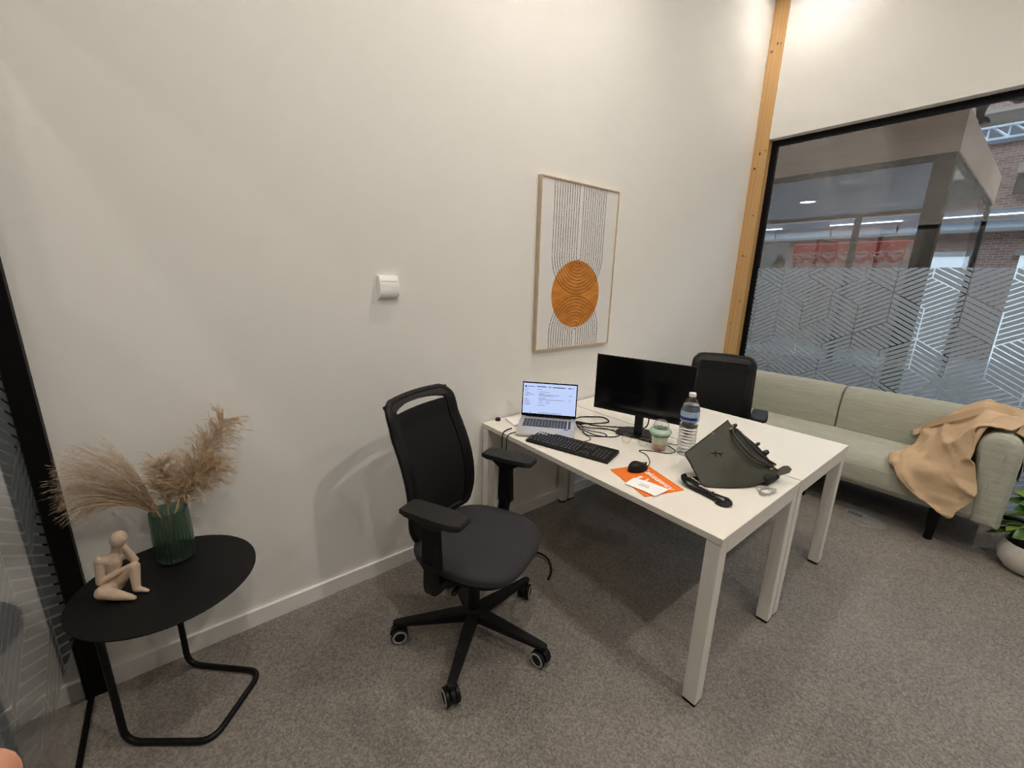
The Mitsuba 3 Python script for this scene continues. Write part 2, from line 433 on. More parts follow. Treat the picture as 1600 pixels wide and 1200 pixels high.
# glass partition at the left
XP = -0.055
wn = 'window_2'
obj(wn + '__frame', [box(-0.07, 0.0, -0.034, 0.0, 0.0, 2.55, 0.002), box(-0.07, 0.0, Y0, -0.034, 2.50, 2.55, 0.002), box(-0.063, -0.047, Y0, -0.034, 0.0, 0.014, 0.001)], 'frame_black', smooth=False)
obj(wn + '__pane', box(XP - 0.0005, XP + 0.0005, Y0, -0.034, 0.014, 2.50), 'glass', smooth=False)
obj(wn + '__film', film_mesh(film_poly(-3.0, -0.036, 0.28, 1.67, 5, yc=-0.4, zc=1.3), XP - 0.0022), 'film', smooth=False)
tagk(wn, 'clear glass partition with a black frame at the end of the long wall', kind='structure')
obj('wall_partition', box(-0.09, 0.0, Y0, 0.0, 2.55, CEIL), 'wall', kind='structure')

# ------------------------------------------------------------------ downlights
for i, (lx, ly, pw) in enumerate(LAMPS):
    k = thing('downlight', 'round recessed ceiling downlight', 'downlight', 'ceiling downlights above the office')
    obj(k + '__bezel', lathe([(LAMP_R, 0), (LAMP_R + 0.012, -0.004), (LAMP_R + 0.016, 0.0), (LAMP_R, 0.0)], 32, (lx, ly, CEIL - 0.001)), 'white_plastic')
    d = trimesh.creation.cylinder(radius=LAMP_R, height=0.002, sections=32); d.apply_translation((lx, ly, CEIL - 0.002))
    kk = obj(k + '__lens', d, 'white_plastic', smooth=False)
    scene[kk]['emitter'] = {'type': 'area', 'radiance': rgb([LAMP * pw * c for c in WARM]), 'sampling_weight': 1.0 + pw}

# ================================================================== the concourse outside
hx = XW + 0.2
obj('floor_concourse', box(hx, 16, -12, 9, -0.08, -0.0), 'hall_floor', kind='structure')
obj('wall_concourse', box(15.0, 15.3, -12, 9, 0, 9.0), 'brick', 'red brick wall of the concourse beyond the glass', kind='structure')
obj('wall_concourse_side', box(hx, 15.3, 8.8, 9.0, 0, 9.0), 'brick', kind='structure')
obj('wall_concourse_end', box(hx, 15.3, -12.2, -12.0, 0, 9.0), 'brick', kind='structure')
obj('wall_concourse_near', [box(hx - 0.2, hx, -12, 9, CEIL + .12, 8.2), box(hx - .2, hx, .12, 9, 0, CEIL + .12), box(hx - .2, hx, -12, Y0 - .12, 0, CEIL + .12)], 'grey', kind='structure')
obj('ceiling_concourse', box(hx - 0.2, 9.4, -12, 9, 8.2, 8.4), 'grey', kind='structure')
# meeting pod across the concourse: timber fascia, dark steel columns, glass, white ceiling
pod = thing('meeting_pod', 'glass meeting pod with timber fascia across the concourse', 'meeting pod')
PX0, PX1, PY0, PY1 = 7.2, 11.6, -1.05, 4.4
obj(pod + '__fascia', [box(PX0, PX0 + 0.14, PY0, PY1, 3.03, 3.45), box(PX0 + 0.14, PX1, PY0, PY0 + 0.14, 3.03, 3.45), box(PX0 + .14, PX1, PY1 - .14, PY1, 3.03, 3.45), box(PX1 - 0.14, PX1, PY0 + .14, PY1 - .14, 3.03, 3.45)], 'clt', smooth=False)
obj(pod + '__top_rail', [box(PX0 + .02, PX0 + 0.1, PY0 + .02, PY1, 2.965, 3.03), box(PX0 + 0.1, PX1, PY0 + .02, PY0 + 0.08, 2.985, 3.03), box(PX1 - 0.1, PX1 - 0.02, PY0 + .08, PY1, 2.965, 3.03)], 'steel_dark', smooth=False)
for (cx, cy, w) in ((PX0 + .02, PY0 + .02, .17), (PX1 - 0.16, PY0 + .02, .14), (PX1 - 0.14, 0.72, .1), (PX1 - 0.14, 3.0, .1), (PX0 + .02, 3.6, .15)):
    obj(pod + '__column', box(cx, cx + w, cy, cy + w, 0, 2.965, 0.004), 'steel_dark', smooth=False)
obj(pod + '__ceiling_panel', box(PX0 + .14, PX1 - .14, PY0 + .14, PY1 - .14, 3.035, 3.06), 'pod_ceiling', smooth=False)
obj(pod + '__ceiling_raft', box(PX0 + 1.5, PX1 - .6, PY0 + .8, 0.75, 3.005, 3.035), 'pod_ceiling', smooth=False)
for (y0_, y1_) in ((PY0 + .2, 0.9), (0.91, 2.6), (2.61, 4.2)):
    obj(pod + '__pane', box(PX0 + .06, PX0 + .061, y0_, y1_, 0.05, 2.965), 'pod_glass', smooth=False)
    obj(pod + '__pane', box(PX1 - .07, PX1 - .069, y0_, y1_, 0.05, 2.965), 'pod_glass', smooth=False)
obj(pod + '__pane', box(PX0 + .25, PX1 - .2, PY0 + .05, PY0 + .051, 0.05, 2.985), 'pod_glass', smooth=False)
for (lx, ly, on) in ((9.45, 1.05, 1), (8.1, 0.1, 0), (10.4, 0.1, 0), (9.4, 2.9, 0)):
    k = pod + '__downlight'
    k1 = obj(k, lathe([(0.11, 0), (0.135, -0.012), (0.15, 0.0)], 36, (lx, ly, 3.034 if on else 3.004 if ly < .75 and lx > 8.7 else 3.034)), 'white_plastic')
    d = trimesh.creation.cylinder(radius=0.11, height=0.002, sections=36); d.apply_translation((lx, ly, 3.03 if on else 3.0 if ly < .75 and lx > 8.7 else 3.03))
    kk = obj(k1 + '__diffuser', d, 'white_plastic', smooth=False)
    if on: scene[kk]['emitter'] = {'type': 'area', 'radiance': rgb((4.0, 4.2, 4.4)), 'sampling_weight': .3}
for i in range(5):
    obj(pod + '__cleat', box(PX0 + .03, PX0 + .06, -0.6 + .36 * i, -0.57 + .36 * i, 3.45, 3.62), 'steel_dark', smooth=False)
# far brick front: clerestory bands, light line, stone lintel, shopfront, lattice girder
def slab(key, x, y0, y1, z0, z1, m, d=0.1, **k): return obj(key, box(x - d, x, y0, y1, z0, z1), m, smooth=False, **k)
cb = thing('clerestory', 'long bluish clerestory window band on the far brick wall', 'window band')
for i in range(12):
    slab(cb + '__glazing', 14.995, -9.0 + i * 1.4, -9.0 + i * 1.4 + 1.36, 2.93, 3.17, 'pale_blue', 0.05)
slab(cb + '__sill', 14.995, -9.0, 7.8, 2.86, 2.93, 'grey', 0.16)
slab(cb + '__beam', 14.995, -9.0, 7.8, 3.17, 3.34, 'slate_blue', 0.12)
for i, (y0_, y1_) in enumerate(((-3.4, -0.6), (0.7, 2.2), (3.4, 4.6))):
    k = obj('strip_light', box(14.82, 14.876, y0_, y1_, 3.20, 3.225), 'white_plastic', 'long white strip light %s on the far brick wall' % ('to the right of the pod', 'behind the pod column', 'next to the timber post')[i], 'strip light', 'strip lights on the far brick wall', smooth=False)
    scene[k]['emitter'] = {'type': 'area', 'radiance': rgb((1.6, 1.75, 1.9)), 'sampling_weight': .2}
sh = thing('shopfront', 'dark shopfront with stone lintel to the right of the pod', 'shopfront')
slab(sh + '__lintel', 14.9, -4.2, -1.0, 4.02, 4.2, 'stone', 0.2)
slab(sh + '__fascia', 14.95, -4.2, -1.0, 3.62, 4.02, 'iron', 0.1)
lw_ = thing('low_window', 'bright frosted window low in the far brick wall', 'window')
scene[slab(lw_ + '__pane', 14.995, -0.62, 0.10, 1.0, 2.45, 'pale_blue', 0.03)]['emitter'] = {'type': 'area', 'radiance': rgb((.26, .32, .36)), 'sampling_weight': .3}; slab(lw_ + '__frame', 14.995, -0.68, 0.16, 0.94, 1.0, 'grey', 0.06)
lw_ = thing('low_window', 'bright window at the edge of the shopfront', 'window')
scene[slab(lw_ + '__pane', 14.995, -3.0, -1.38, 0.0, 2.34, 'pale_blue', 0.03)]['emitter'] = {'type': 'area', 'radiance': rgb((.46, .56, .64)), 'sampling_weight': .3}; slab(lw_ + '__frame', 14.995, -3.1, -1.28, 2.34, 2.44, 'grey', 0.06)
obj('cornice', hullpts([(x, y, z) for y in (-9, 7.8) for (x, z) in ((15, 5.05), (14.8, 5.3), (14.8, 5.36), (15, 5.36))]), 'stone', 'moulded stone cornice along the far brick wall', 'cornice', smooth=False)
slab(sh + '__sign_band', 14.99, -5.0, -0.1, 4.70, 5.08, 'slate_blue', 0.06)
lg = thing('lattice_girder', 'pale lattice girder above the shopfront', 'girder')
obj(lg + '__chord', box(14.5, 14.56, -5.0, -0.2, 4.69, 4.73), 'lattice', smooth=False)
obj(lg + '__chord', box(14.5, 14.56, -5.0, -0.2, 4.93, 4.97), 'lattice', smooth=False)
for i in range(16):
    y = -4.95 + i * 0.3
    obj(lg + '__brace', sweep([(14.53, y, 4.71), (14.53, y + 0.28, 4.95)], 0.022, 4), 'lattice', smooth=False)
    obj(lg + '__brace', sweep([(14.53, y + .02, 4.71), (14.53, y + 0.02, 4.95)], 0.015, 4), 'lattice', smooth=False)
# cast-iron column head with curved bracket in front of the window's top corner
ib = thing('iron_bracket', 'dark cast-iron column bracket above the pod', 'bracket')
BR1 = [(-.688, 4.261), (-.713, 4.205), (-.733, 4.166), (-.753, 4.053), (-.786, 4.003), (-.805, 3.94), (-.843, 3.939), (-.871, 3.958), (-.899, 3.943), (-.917, 3.963), (-.879, 4.014), (-.831, 4.034),
       (-.831, 4.092), (-.837, 4.156), (-.863, 4.215), (-.906, 4.244), (-1.016, 4.250), (-1.02, 4.31), (-1.25, 4.35), (-1.25, 4.62), (-.66, 4.62), (-.67, 4.3)]
BR2 = [(-1.016, 4.238), (-1.038, 4.192), (-1.07, 4.179), (-1.093, 4.153), (-1.149, 4.138), (-1.188, 4.144), (-1.30, 4.15), (-1.30, 4.33), (-1.004, 4.31)]
br = sg.Polygon(BR1)
obj(ib + '__scroll', extr(br, 0.1, frame((9.95, 0.0, 0), (0, 1, 0), (0, 0, 1))), 'iron', smooth=False)
obj(ib + '__flange', extr(sg.Polygon(BR2), 0.1, frame((9.95, 0.0, 0), (0, 1, 0), (0, 0, 1))), 'iron', smooth=False)
obj(ib + '__beam', box(9.9, 10.1, -9, 6, 4.62, 5.0), 'iron', smooth=False)
# ice-cream kiosk: red scalloped awning with heart emblem, grey side panel with a cone picture
ko = thing('kiosk_awning', 'red scalloped kiosk awning with white heart emblems', 'awning')
AX, ay0, ay1, az0, az1 = 13.2, 2.42, 0.22, 2.13, 2.60
nS = 7
for i in range(nS):
    a = ay0 + (ay1 - ay0) * i / nS; b = ay0 + (ay1 - ay0) * (i + 1) / nS
    c, w = (a + b) / 2, abs(b - a)
    poly = so.unary_union([sg.box(c - w / 2, az0 + w * .42, c + w / 2, az1), sa.scale(sg.Point(c, az0 + w * .42).buffer(w / 2 - .006, 16), 1, .84)])
    k = obj(ko + '__scallop', extr(poly, 0.02, frame((AX, 0, 0), (0, 1, 0), (0, 0, 1))), 'awning', smooth=False)
    # heart emblem: two nested swirling outlines
    def heart(sc, gap):
        t = np.linspace(0.25, 2 * PI - gap, 60)
        return np.stack([16 * np.sin(t) ** 3, 13 * np.cos(t) - 5 * np.cos(2 * t) - 2 * np.cos(3 * t) - np.cos(4 * t)], 1) * sc
    zc_ = az0 + w * .62
    for sc, gp in ((0.0060, 0.9), (0.0034, 0.5)):
        h_ = heart(sc, gp); pth = np.stack([np.full(len(h_), AX - .006), c - h_[:, 0] * 1.25, zc_ + h_[:, 1]], 1)
        obj(k + '__emblem', sweep(pth, 0.008, 5), 'logo', smooth=False)
    tm = meshkit.text_mesh('OLA', 0.035, 0.004)
    tm.apply_translation((-tm.bounds[1][0] / 2, 0, 0))
    obj(k + '__lettering', tm, 'logo', smooth=False, tf=frame((AX - .002, c, az0 + w * .2), (0, -1, 0), (0, 0, 1)))
obj(ko + '__canopy', hullpts([(AX, ay0, az1), (AX, ay1, az1), (AX + .02, ay0, az1 + .02), (AX + .02, ay1, az1 + .02), (AX + 1.2, ay0, az1 + .1), (AX + 1.2, ay1, az1 + .1), (AX + 1.2, ay0, az1 + .06), (AX + 1.2, ay1, az1 + .06)]), 'awning', smooth=False)
obj(ko + '__post', box(AX + .05, AX + .1, ay0 - .06, ay0 - .01, 0, az1), 'grey', smooth=False)
obj(ko + '__post', box(AX + .05, AX + .1, ay1 + .01, ay1 + .06, 0, az1), 'grey', smooth=False)
kb = thing('kiosk_board', 'grey kiosk board with an ice-cream cone picture', 'kiosk board')
obj(kb + '__panel', box(13.0, 13.06, 2.50, 3.3, 0.0, 2.66), 'kiosk', smooth=False)
cy_, cz_ = 2.64, 2.0
obj(kb + '__cone', extr(sg.Polygon([(cy_ - .10, cz_ + .12), (cy_ + .10, cz_ + .12), (cy_ + .02, cz_ - .22), (cy_ - .02, cz_ - .22)]), .006, frame((12.99, 0, 0), (0, 1, 0), (0, 0, 1))), 'cone', smooth=False)
obj(kb + '__scoop', extr(so.unary_union([sg.Point(cy_ + .05, cz_ + .18).buffer(.085), sg.Point(cy_ - .05, cz_ + .18).buffer(.085), sg.Point(cy_, cz_ + .26).buffer(.08)]), .008, frame((12.99, 0, 0), (0, 1, 0), (0, 0, 1))), 'bag', smooth=False)
# ================================================================== on the long wall
# framed print
px0, px1, pz0, pz1, pd = 2.129, 2.841, 1.1417, 2.1666, 0.033
art = thing('framed_print', 'tall framed print of black line arches with an orange disc on the long wall', 'picture')
fw = 0.009
obj(art + '__frame', [box(px0, px0 + fw, -pd, -0.002, pz0, pz1, .001), box(px1 - fw, px1, -pd, -0.002, pz0, pz1, .001),
                      box(px0 + fw, px1 - fw, -pd, -0.002, pz0, pz0 + fw, .001), box(px0 + fw, px1 - fw, -pd, -0.002, pz1 - fw, pz1, .001)], 'frame_wood', smooth=False)
yp = -pd + 0.007
obj(art + '__sheet', box(px0 + fw, px1 - fw, yp, yp + 0.004, pz0 + fw, pz1 - fw), 'art_paper', smooth=False)
acx, ow = 2.478, px1 - px0
dcz, drx, drz = 1.491, 0.225, 0.215
FR = frame((0, yp, 0), (1, 0, 0), (0, 0, 1))          # drawing plane, thickness towards the room (-y)
obj(art + '__disc', extr(sa.scale(sg.Point(acx, dcz).buffer(1, 64), drx, drz), 0.0006, FR), 'art_orange', smooth=False)
disc = sa.scale(sg.Point(acx, dcz).buffer(1, 64), drx + .0005, drz)
cu, cl = 1.727, 1.248
black, brown = [], []
inner = sg.box(px0 + fw, pz0 + fw, px1 - fw, pz1 - fw)
for i in range(11):
    r = 0.020 + i * 0.0213
    a = np.linspace(PI, 2 * PI, 48)
    u = [(acx - r, pz1)] + [(acx + r * math.cos(t), cu + r * math.sin(t)) for t in a] + [(acx + r, pz1)]
    l = [(acx - r, pz0)] + [(acx - r * math.cos(t - PI), cl + r * math.sin(t - PI)) for t in a] + [(acx + r, pz0)]
    for ln in (u, l):
        s_ = sg.LineString(ln).buffer(0.0020).intersection(inner)
        black.append(s_.difference(disc)); brown.append(s_.intersection(disc))
obj(art + '__line_work', extr(so.unary_union(black), 0.0006, FR), 'art_line', smooth=False)
obj(art + '__arch_lines', extr(so.unary_union(brown), 0.0009, FR), 'art_line_brown', smooth=False)
# small white room sensor
se = thing('room_sensor', 'small white plastic room sensor on the long wall', 'sensor')
sp = sg.Polygon([(0, 1.475), (-0.028, 1.487), (-0.034, 1.497), (-0.0345, 1.515), (-0.033, 1.535), (-0.029, 1.555), (-0.022, 1.572), (-0.018, 1.579), (0, 1.579)])
def xprism(poly, x0, x1):        # polygon in (y, z) drawn out along x
    return extr(poly, x1 - x0, frame((x0, 0, 0), (0, 1, 0), (0, 0, 1)))
obj(se + '__cover', xprism(sp, 1.150, 1.243), 'white_plastic', smooth=30)
obj(se + '__back_plate', box(1.146, 1.247, -0.008, 0, 1.472, 1.582, 0.001), 'white_plastic', smooth=False)
obj(se + '__slot', box(1.16, 1.233, -0.0305, -0.029, 1.5545, 1.556), 'edge', smooth=False)

# ================================================================== desks
DX, DY0, DY1, DH = 1.741, -1.457, -0.016, 0.74
def desk(x0, x1, label):
    k = thing('desk', label, 'desk', None)
    obj(k + '__desktop', box(x0, x1, DY0, DY1, DH - 0.025, DH, 0.001), 'laminate', smooth=False)
    obj(k + '__edge_band', [box(x0 - .0006, x1 + .0006, DY0 - .0006, DY0, DH - .0245, DH - .001), box(x0 - .0006, x0, DY0, DY1, DH - .0245, DH - .001), box(x1, x1 + .0006, DY0, DY1, DH - .0245, DH - .001)], 'edge', smooth=False)
    zt = DH - 0.029
    L = 0.054
    i = 0.003
    rails = [(x0 + i + L, x1 - i - L, DY0 + i, DY0 + i + 0.03), (x0 + i + L, x1 - i - L, DY1 - i - 0.03, DY1 - i)]
    for (a, b, c, d) in rails: obj(k + '__end_rail', box(a, b, c, d, zt - 0.05, zt, .0015), 'desk_metal', smooth=False)
    for xr in (x0 + 0.17, x1 - 0.21): obj(k + '__beam', box(xr, xr + 0.04, DY0 + 0.035, DY1 - .035, zt - .045, zt - .004), 'desk_metal', smooth=False)
    for (a, c) in ((x0 + i, DY0 + i), (x1 - i - L, DY0 + i), (x0 + i, DY1 - i - L), (x1 - i - L, DY1 - i - L)):
        lk = obj(k + '__leg', box(a, a + L, c, c + L, 0.012, zt, .003), 'desk_metal', smooth=False)
        obj(lk + '__foot', box(a + .003, a + L - .003, c + .003, c + L - .003, 0, 0.012), 'black', smooth=False)
    for y in np.linspace(DY0 + .1, DY1 - .1, 4):
        pass
    return k
desk(DX, 2.472, 'white office desk with the laptop and keyboard on it')
desk(2.480, 3.186, 'white office desk in front of the sofa, pushed against the other desk')

# ================================================================== oval side table
# ------------------------------------------------------------------ office chairs
def office_chair(label, x, y, heading, dz=0.0, base_turn=6.0, slot=True):
    """local axes: +x forward, +y to the sitter's left, z up; dz lowers seat, arms and back"""
    k = thing('office_chair', label, 'chair')
    tf = rotz(heading, (x, y, 0)); tb = rotz(base_turn, (x, y, 0))
    up = np.eye(4); up[2, 3] = dz
    tu = tf @ up
    # five-star base and castors
    obj(k + '__hub', lathe([(0, .075), (.034, .075), (.042, .09), (.044, .135), (.034, .15), (0, .15)], 28), 'black_matt', tf=tb)
    for i in range(5):
        R = tb @ rotz(72 * i)
        leg = hullpts([(0.02, s * .027, z) for s in (-1, 1) for z in (.088, .128)] + [(0.02, s * .019, .141) for s in (-1, 1)] + [(.340, s * .016, z) for s in (-1, 1) for z in (.083, .100)] + [(.340, s * .010, .106) for s in (-1, 1)] + [(.356, s * .010, z) for s in (-1, 1) for z in (.085, .100)])
        obj(k + '__base_leg', leg, 'black_matt', tf=R, smooth=20)
        sw = R @ rotz([25, -20, 10, 40, -15][i], (0.338, 0, 0))
        ck = obj(k + '__castor', cat(trimesh.creation.cylinder(radius=.0075, segment=[(0, 0, .05), (0, 0, .085)], sections=14),
                 extr(sg.Point(0, 0).buffer(.038, 12).intersection(sg.box(-.04, .004, .04, .042)), .016, frame((-.004, .008, .036), (1, 0, 0), (0, 0, 1)))), 'black_matt', tf=sw)
        for s in (-1, 1):
            y0 = s * 0.009
            prof = [(.0, 0), (.026, 0), (.033, .002), (.0358, .006), (.0358, .016), (.033, .020), (.0, .020)]
            wh = lathe(prof, 28); wh.apply_transform(frame((-.006, y0, .0360), (1, 0, 0), (0, 0, 1), (0, 1 if s > 0 else -1, 0)) if s > 0 else frame((-.006, y0, .0360), (-1, 0, 0), (0, 0, 1), (0, -1, 0)))
            wk = obj(ck + '__wheel', wh, 'black', tf=sw)
            rg_ = lathe([(.0215, .0190), (.024, .0222), (.0305, .0222), (.0332, .0190), (.0215, .0190)], 28)
            rg_.apply_transform(frame((-.006, y0, .0360), (1, 0, 0), (0, 0, 1), (0, 1, 0)) if s > 0 else frame((-.006, y0, .0360), (-1, 0, 0), (0, 0, 1), (0, -1, 0)))
            obj(ck + '__rim', rg_, 'castor', tf=sw)
    obj(k + '__gas_lift', cat(trimesh.creation.cylinder(radius=.026, segment=[(0, 0, .14), (0, 0, .26)], sections=24), trimesh.creation.cylinder(radius=.015, segment=[(0, 0, .25), (0, 0, .42 + dz)], sections=20),
                              trimesh.creation.cylinder(radius=.019, segment=[(0, 0, .05), (0, 0, .09)], sections=18)), 'black', tf=tf)
    obj(k + '__mechanism', cat(rbox(-.10, .11, -.075, .075, .385, .445, .012), capsule((-.08, 0, .415), (-.235, 0, .40), .03, .026)), 'black_matt', tf=tu)
    obj(k + '__lever', cat(capsule((.05, -.07, .42), (.06, -.215, .415), .006), capsule((.06, -.2, .415), (.06, -.24, .413), .011)), 'black', tf=tu)
    # seat cushion: rounded superellipse with waterfall front
    nu, nv = 56, 22
    P = np.zeros((nu, nv, 3))
    for i in range(nu):
        a = 2 * PI * i / nu
        ca, sa_ = math.cos(a), math.sin(a)
        e = 2 / 3.1
        ox = 0.243 * np.sign(ca) * abs(ca) ** e + 0.02; oy = 0.248 * np.sign(sa_) * abs(sa_) ** e * (1 - 0.07 * (ca < 0) * abs(ca))
        for j in range(nv):
            t = j / (nv - 1)                       # underside centre -> rim -> top centre
            ph = (t - 0.5) * PI
            c, s = math.cos(ph), math.sin(ph)
            rr = c ** 0.36 if c > 0 else 0
            z = 0.482 + 0.036 * np.sign(s) * abs(s) ** 0.8
            X, Y = 0.02 + (ox - 0.02) * rr, oy * rr
            if s > 0:
                z += -0.010 * math.exp(-((X + .03) / .13) ** 2 - (Y / .15) ** 2) + 0.008 * (Y / .25) ** 2
            z -= 0.020 * max(0, (X - 0.15) / .11) ** 2
            P[i, j] = (X, Y, z)
    obj(k + '__seat', grid(P, True), 'seat', tf=tu, smooth=50)
    Q = P.copy(); Q[:, :, 2] = 0.450 + (Q[:, :, 2] - .482) * .35; Q[:, :, :2] *= .95
    obj(k + '__seat_pan', grid(Q, True), 'black_matt', tf=tu, smooth=50)
    # back: slightly curved knitted panel within a frame, with a grip slot at the top
    H0, H1 = 0.545, 1.082
    def bpt(u, h0):              # u in -1..1 across, h in 0..1 up
        h = max(0.0, h0)
        w = 0.222 * (1 - 0.10 * h) * (0.84 + 0.16 * min(1, h / .16) ** .6)
        lean = -0.200 - 0.085 * h ** 1.1 + 0.035 * math.sin(PI * min(1, h * 1.25)) - 0.022 * max(0, (h - .86) / .14) ** 2
        return np.array([lean + 0.040 * u * u * (1 - .35 * h), u * w, H0 + (H1 - H0) * h0])
    hs, us = np.linspace(0.0, 0.925, 28), np.linspace(-1, 1, 22)
    P = np.array([[bpt(u * .985, h) for u in us] for h in hs])
    obj(k + '__back_panel', sheet(P, .012), 'black_mesh', tf=tu, smooth=40)
    path = [bpt(-1, h) for h in np.linspace(0.0, .93, 14)] + [bpt(-.93, .975)] + [bpt(u, 1.0 + .012 * (1 - u * u)) for u in np.linspace(-.80, .80, 10)] + [bpt(.93, .975)] + [bpt(1, h) for h in np.linspace(.93, 0.0, 14)] + [bpt(u, -.02 - .01 * (1 - u * u)) for u in np.linspace(.86, -.86, 8)]
    path = spline(path, 3, True)
    sec = [(math.cos(a) * 1.0, math.sin(a) * 1.25) for a in np.linspace(0, 2 * PI, 10, endpoint=False)]
    obj(k + '__back_frame', sweep(path, .0135, closed=True, section=sec), 'black_matt', tf=tu, smooth=50)
    # broad side flanks that close the frame towards the panel
    for s in (-1, 1):
        F_ = np.array([[bpt(s * u, h) + np.array([.004, 0, 0]) for u in (.80, .88, .95, 1.0)] for h in np.linspace(0.0, .95, 22)])
        obj(k + '__back_flank', sheet(F_, .016), 'black', tf=tu, smooth=40)
    lo = lambda u: .925 + (.047 * max(0, 1 - (u / .86) ** 2) ** .6 if slot else 0)
    F_ = np.array([[bpt(u, lo(u) + (1.008 + .012 * (1 - u * u) - lo(u)) * q) + np.array([-.002, 0, 0]) for u in np.linspace(-.97, .97, 24)] for q in (0, .33, .67, 1)])
    obj(k + '__grip', sheet(F_, .024), 'black_pad', tf=tu, smooth=40)
    obj(k + '__back_spine', sweep(spline([(-.20, 0, .41), (-.275, 0, .43), (-.30, 0, .52), (-.285, 0, .66), (-.275, 0, .78)], 6), .03, section=[(1, -.5), (1, .5), (.6, .8), (-.6, .8), (-1, .5), (-1, -.5), (-.6, -.8), (.6, -.8)]), 'black_matt', tf=tu)
    # arms
    for s in (-1, 1):
        ak = k + '__arm'
        post = cat(sweep(spline([(.0, s * .10, .435), (-.01, s * .20, .425), (-.012, s * .262, .425), (-.012, s * .283, .455), (-.004, s * .287, .56)], 6), .024, section=[(1, -.7), (1, .7), (.7, 1), (-.7, 1), (-1, .7), (-1, -.7), (-.7, -1), (.7, -1)], up=(1, 0, 0)),
                   hullpts([(a_, s * b_, z_) for a_, z_ in ((-.036, .53), (.034, .53), (.026, .735), (-.03, .735)) for b_ in (.270, .305)]))
        ak = obj(ak, post, 'black', tf=tu, smooth=25)
        obj(ak + '__pad_support', hullpts([(a_, s * b_, z_) for a_, b_, z_ in [(-.03, .27, .70), (.026, .27, .70), (-.03, .305, .70), (.026, .305, .70), (-.07, .255, .742), (.09, .255, .742), (-.07, .32, .742), (.09, .32, .742)]]), 'black', tf=tu, smooth=20)
        pp = sg.Polygon([(-.125, -.036), (-.10, -.044), (.02, -.047), (.10, -.043), (.128, -.03), (.128, .03), (.10, .043), (.02, .047), (-.10, .044), (-.125, .036)]).buffer(.008).buffer(-.004)
        pad = m3.Manifold.hull_points(np.vstack([np.array([(x_ * q, y_ * q, z_) for x_, y_ in pp.exterior.coords]) for q, z_ in ((.93, .742), (1, .748), (1, .760), (.955, .767))]))
        pm = fromman(pad); pm.apply_translation((.012, s * .287, 0))
        obj(ak + '__pad', pm, 'black_pad', tf=tu, smooth=25)
    return k
office_chair('black mesh-back office chair at the desk, turned towards the round side table', 1.268, -0.648, -65.5, dz=.005, base_turn=6)
office_chair('black mesh-back office chair between the far desk and the sofa', 3.32, -0.64, 199, dz=-.035, base_turn=20, slot=False)

# ------------------------------------------------------------------ round side table with bent tube base
tz, tcx, tcy, tr = 0.54, 0.247, -0.274, 0.259
tb_ = thing('side_table', 'round black metal side table with a bent tube base by the glass partition', 'side table')
obj(tb_ + '__table_top', lathe([(0, tz - .006), (tr - .001, tz - .006), (tr, tz - .005), (tr, tz - .001), (tr - .001, tz), (0, tz)], 96, (tcx, tcy, 0)), 'black_matt', smooth=20)
A, B, C_, D = np.array([.060, -.325]), np.array([.292, -.500]), np.array([.468, -.300]), np.array([.238, -.085])
tr_ = .0105
def rnd(pts, r, n=7):
    """polyline with rounded corners"""
    P = [np.asarray(p, float) for p in pts]; out = [P[0]]
    for a, b, c in zip(P[:-2], P[1:-1], P[2:]):
        p0, p2 = b + unit(a - b) * r, b + unit(c - b) * r
        for t in np.linspace(0, 1, n): out.append((1 - t) ** 2 * p0 + 2 * t * (1 - t) * b + t * t * p2)
    out.append(P[-1]); return np.array(out)
z0 = tr_
obj(tb_ + '__tube_base', sweep(rnd([(*A, tz - .006), (*A, z0), (*B, z0), (*C_, z0), (*D, z0), (*D, tz - .006)], .055), tr_, 14), 'black', smooth=50)
for q in (A, D):
    obj(tb_ + '__mount', lathe([(0, tz - .012), (.028, tz - .012), (.028, tz - .006), (0, tz - .006)], 24, (*q, 0)), 'black', smooth=20)
obj(tb_ + '__mount', box(.13, .18, -.215, -.165, tz - .012, tz - .006), 'black', smooth=False)

# ------------------------------------------------------------------ sofa
so_ = thing('sofa', 'sage green two-seat fabric sofa under the window', 'sofa')
SX0, SX1, SY0, SY1 = 3.93, 4.72, -2.065, -0.135
AT = .17       # arm thickness
def cushion(x0, x1, y0, y1, z0, z1, r, bulge=0.01, seed=0):
    m = rbox(x0, x1, y0, y1, z0, z1, r, 2)
    mf = m3.Manifold(m3.Mesh(np.asarray(m.vertices, np.float32), np.asarray(m.faces, np.uint32))).refine_to_length(.045)
    m = fromman(mf); v = m.vertices.copy()
    c = np.array([(x0 + x1) / 2, (y0 + y1) / 2, (z0 + z1) / 2]); h = np.array([x1 - x0, y1 - y0, z1 - z0]) / 2
    q = (v - c) / h
    w = (1 - np.clip(np.abs(q), 0, 1) ** 2.5)
    b = np.array([w[:, 1] * w[:, 2], w[:, 0] * w[:, 2], w[:, 0] * w[:, 1]]).T
    v = v + np.sign(q) * np.abs(q) ** 3 * b * bulge * 2
    v += (meshkit.fbm(v * 9 + seed, 2)[:, None] - .5) * .004
    return trimesh.Trimesh(v, m.faces, process=False)
ym = -1.10
obj(so_ + '__seat', cushion(SX0 + .015, SX1 - .05, SY0 + .05, SY1 - .05, .235, .455, .06, .012, 1), 'sofa', smooth=60)
obj(so_ + '__front_seam', sweep([(SX0 + .0125, y, .385) for y in np.linspace(SY0 + AT + .02, SY1 - AT - .02, 20)], .0035, 6), 'seam', smooth=60)
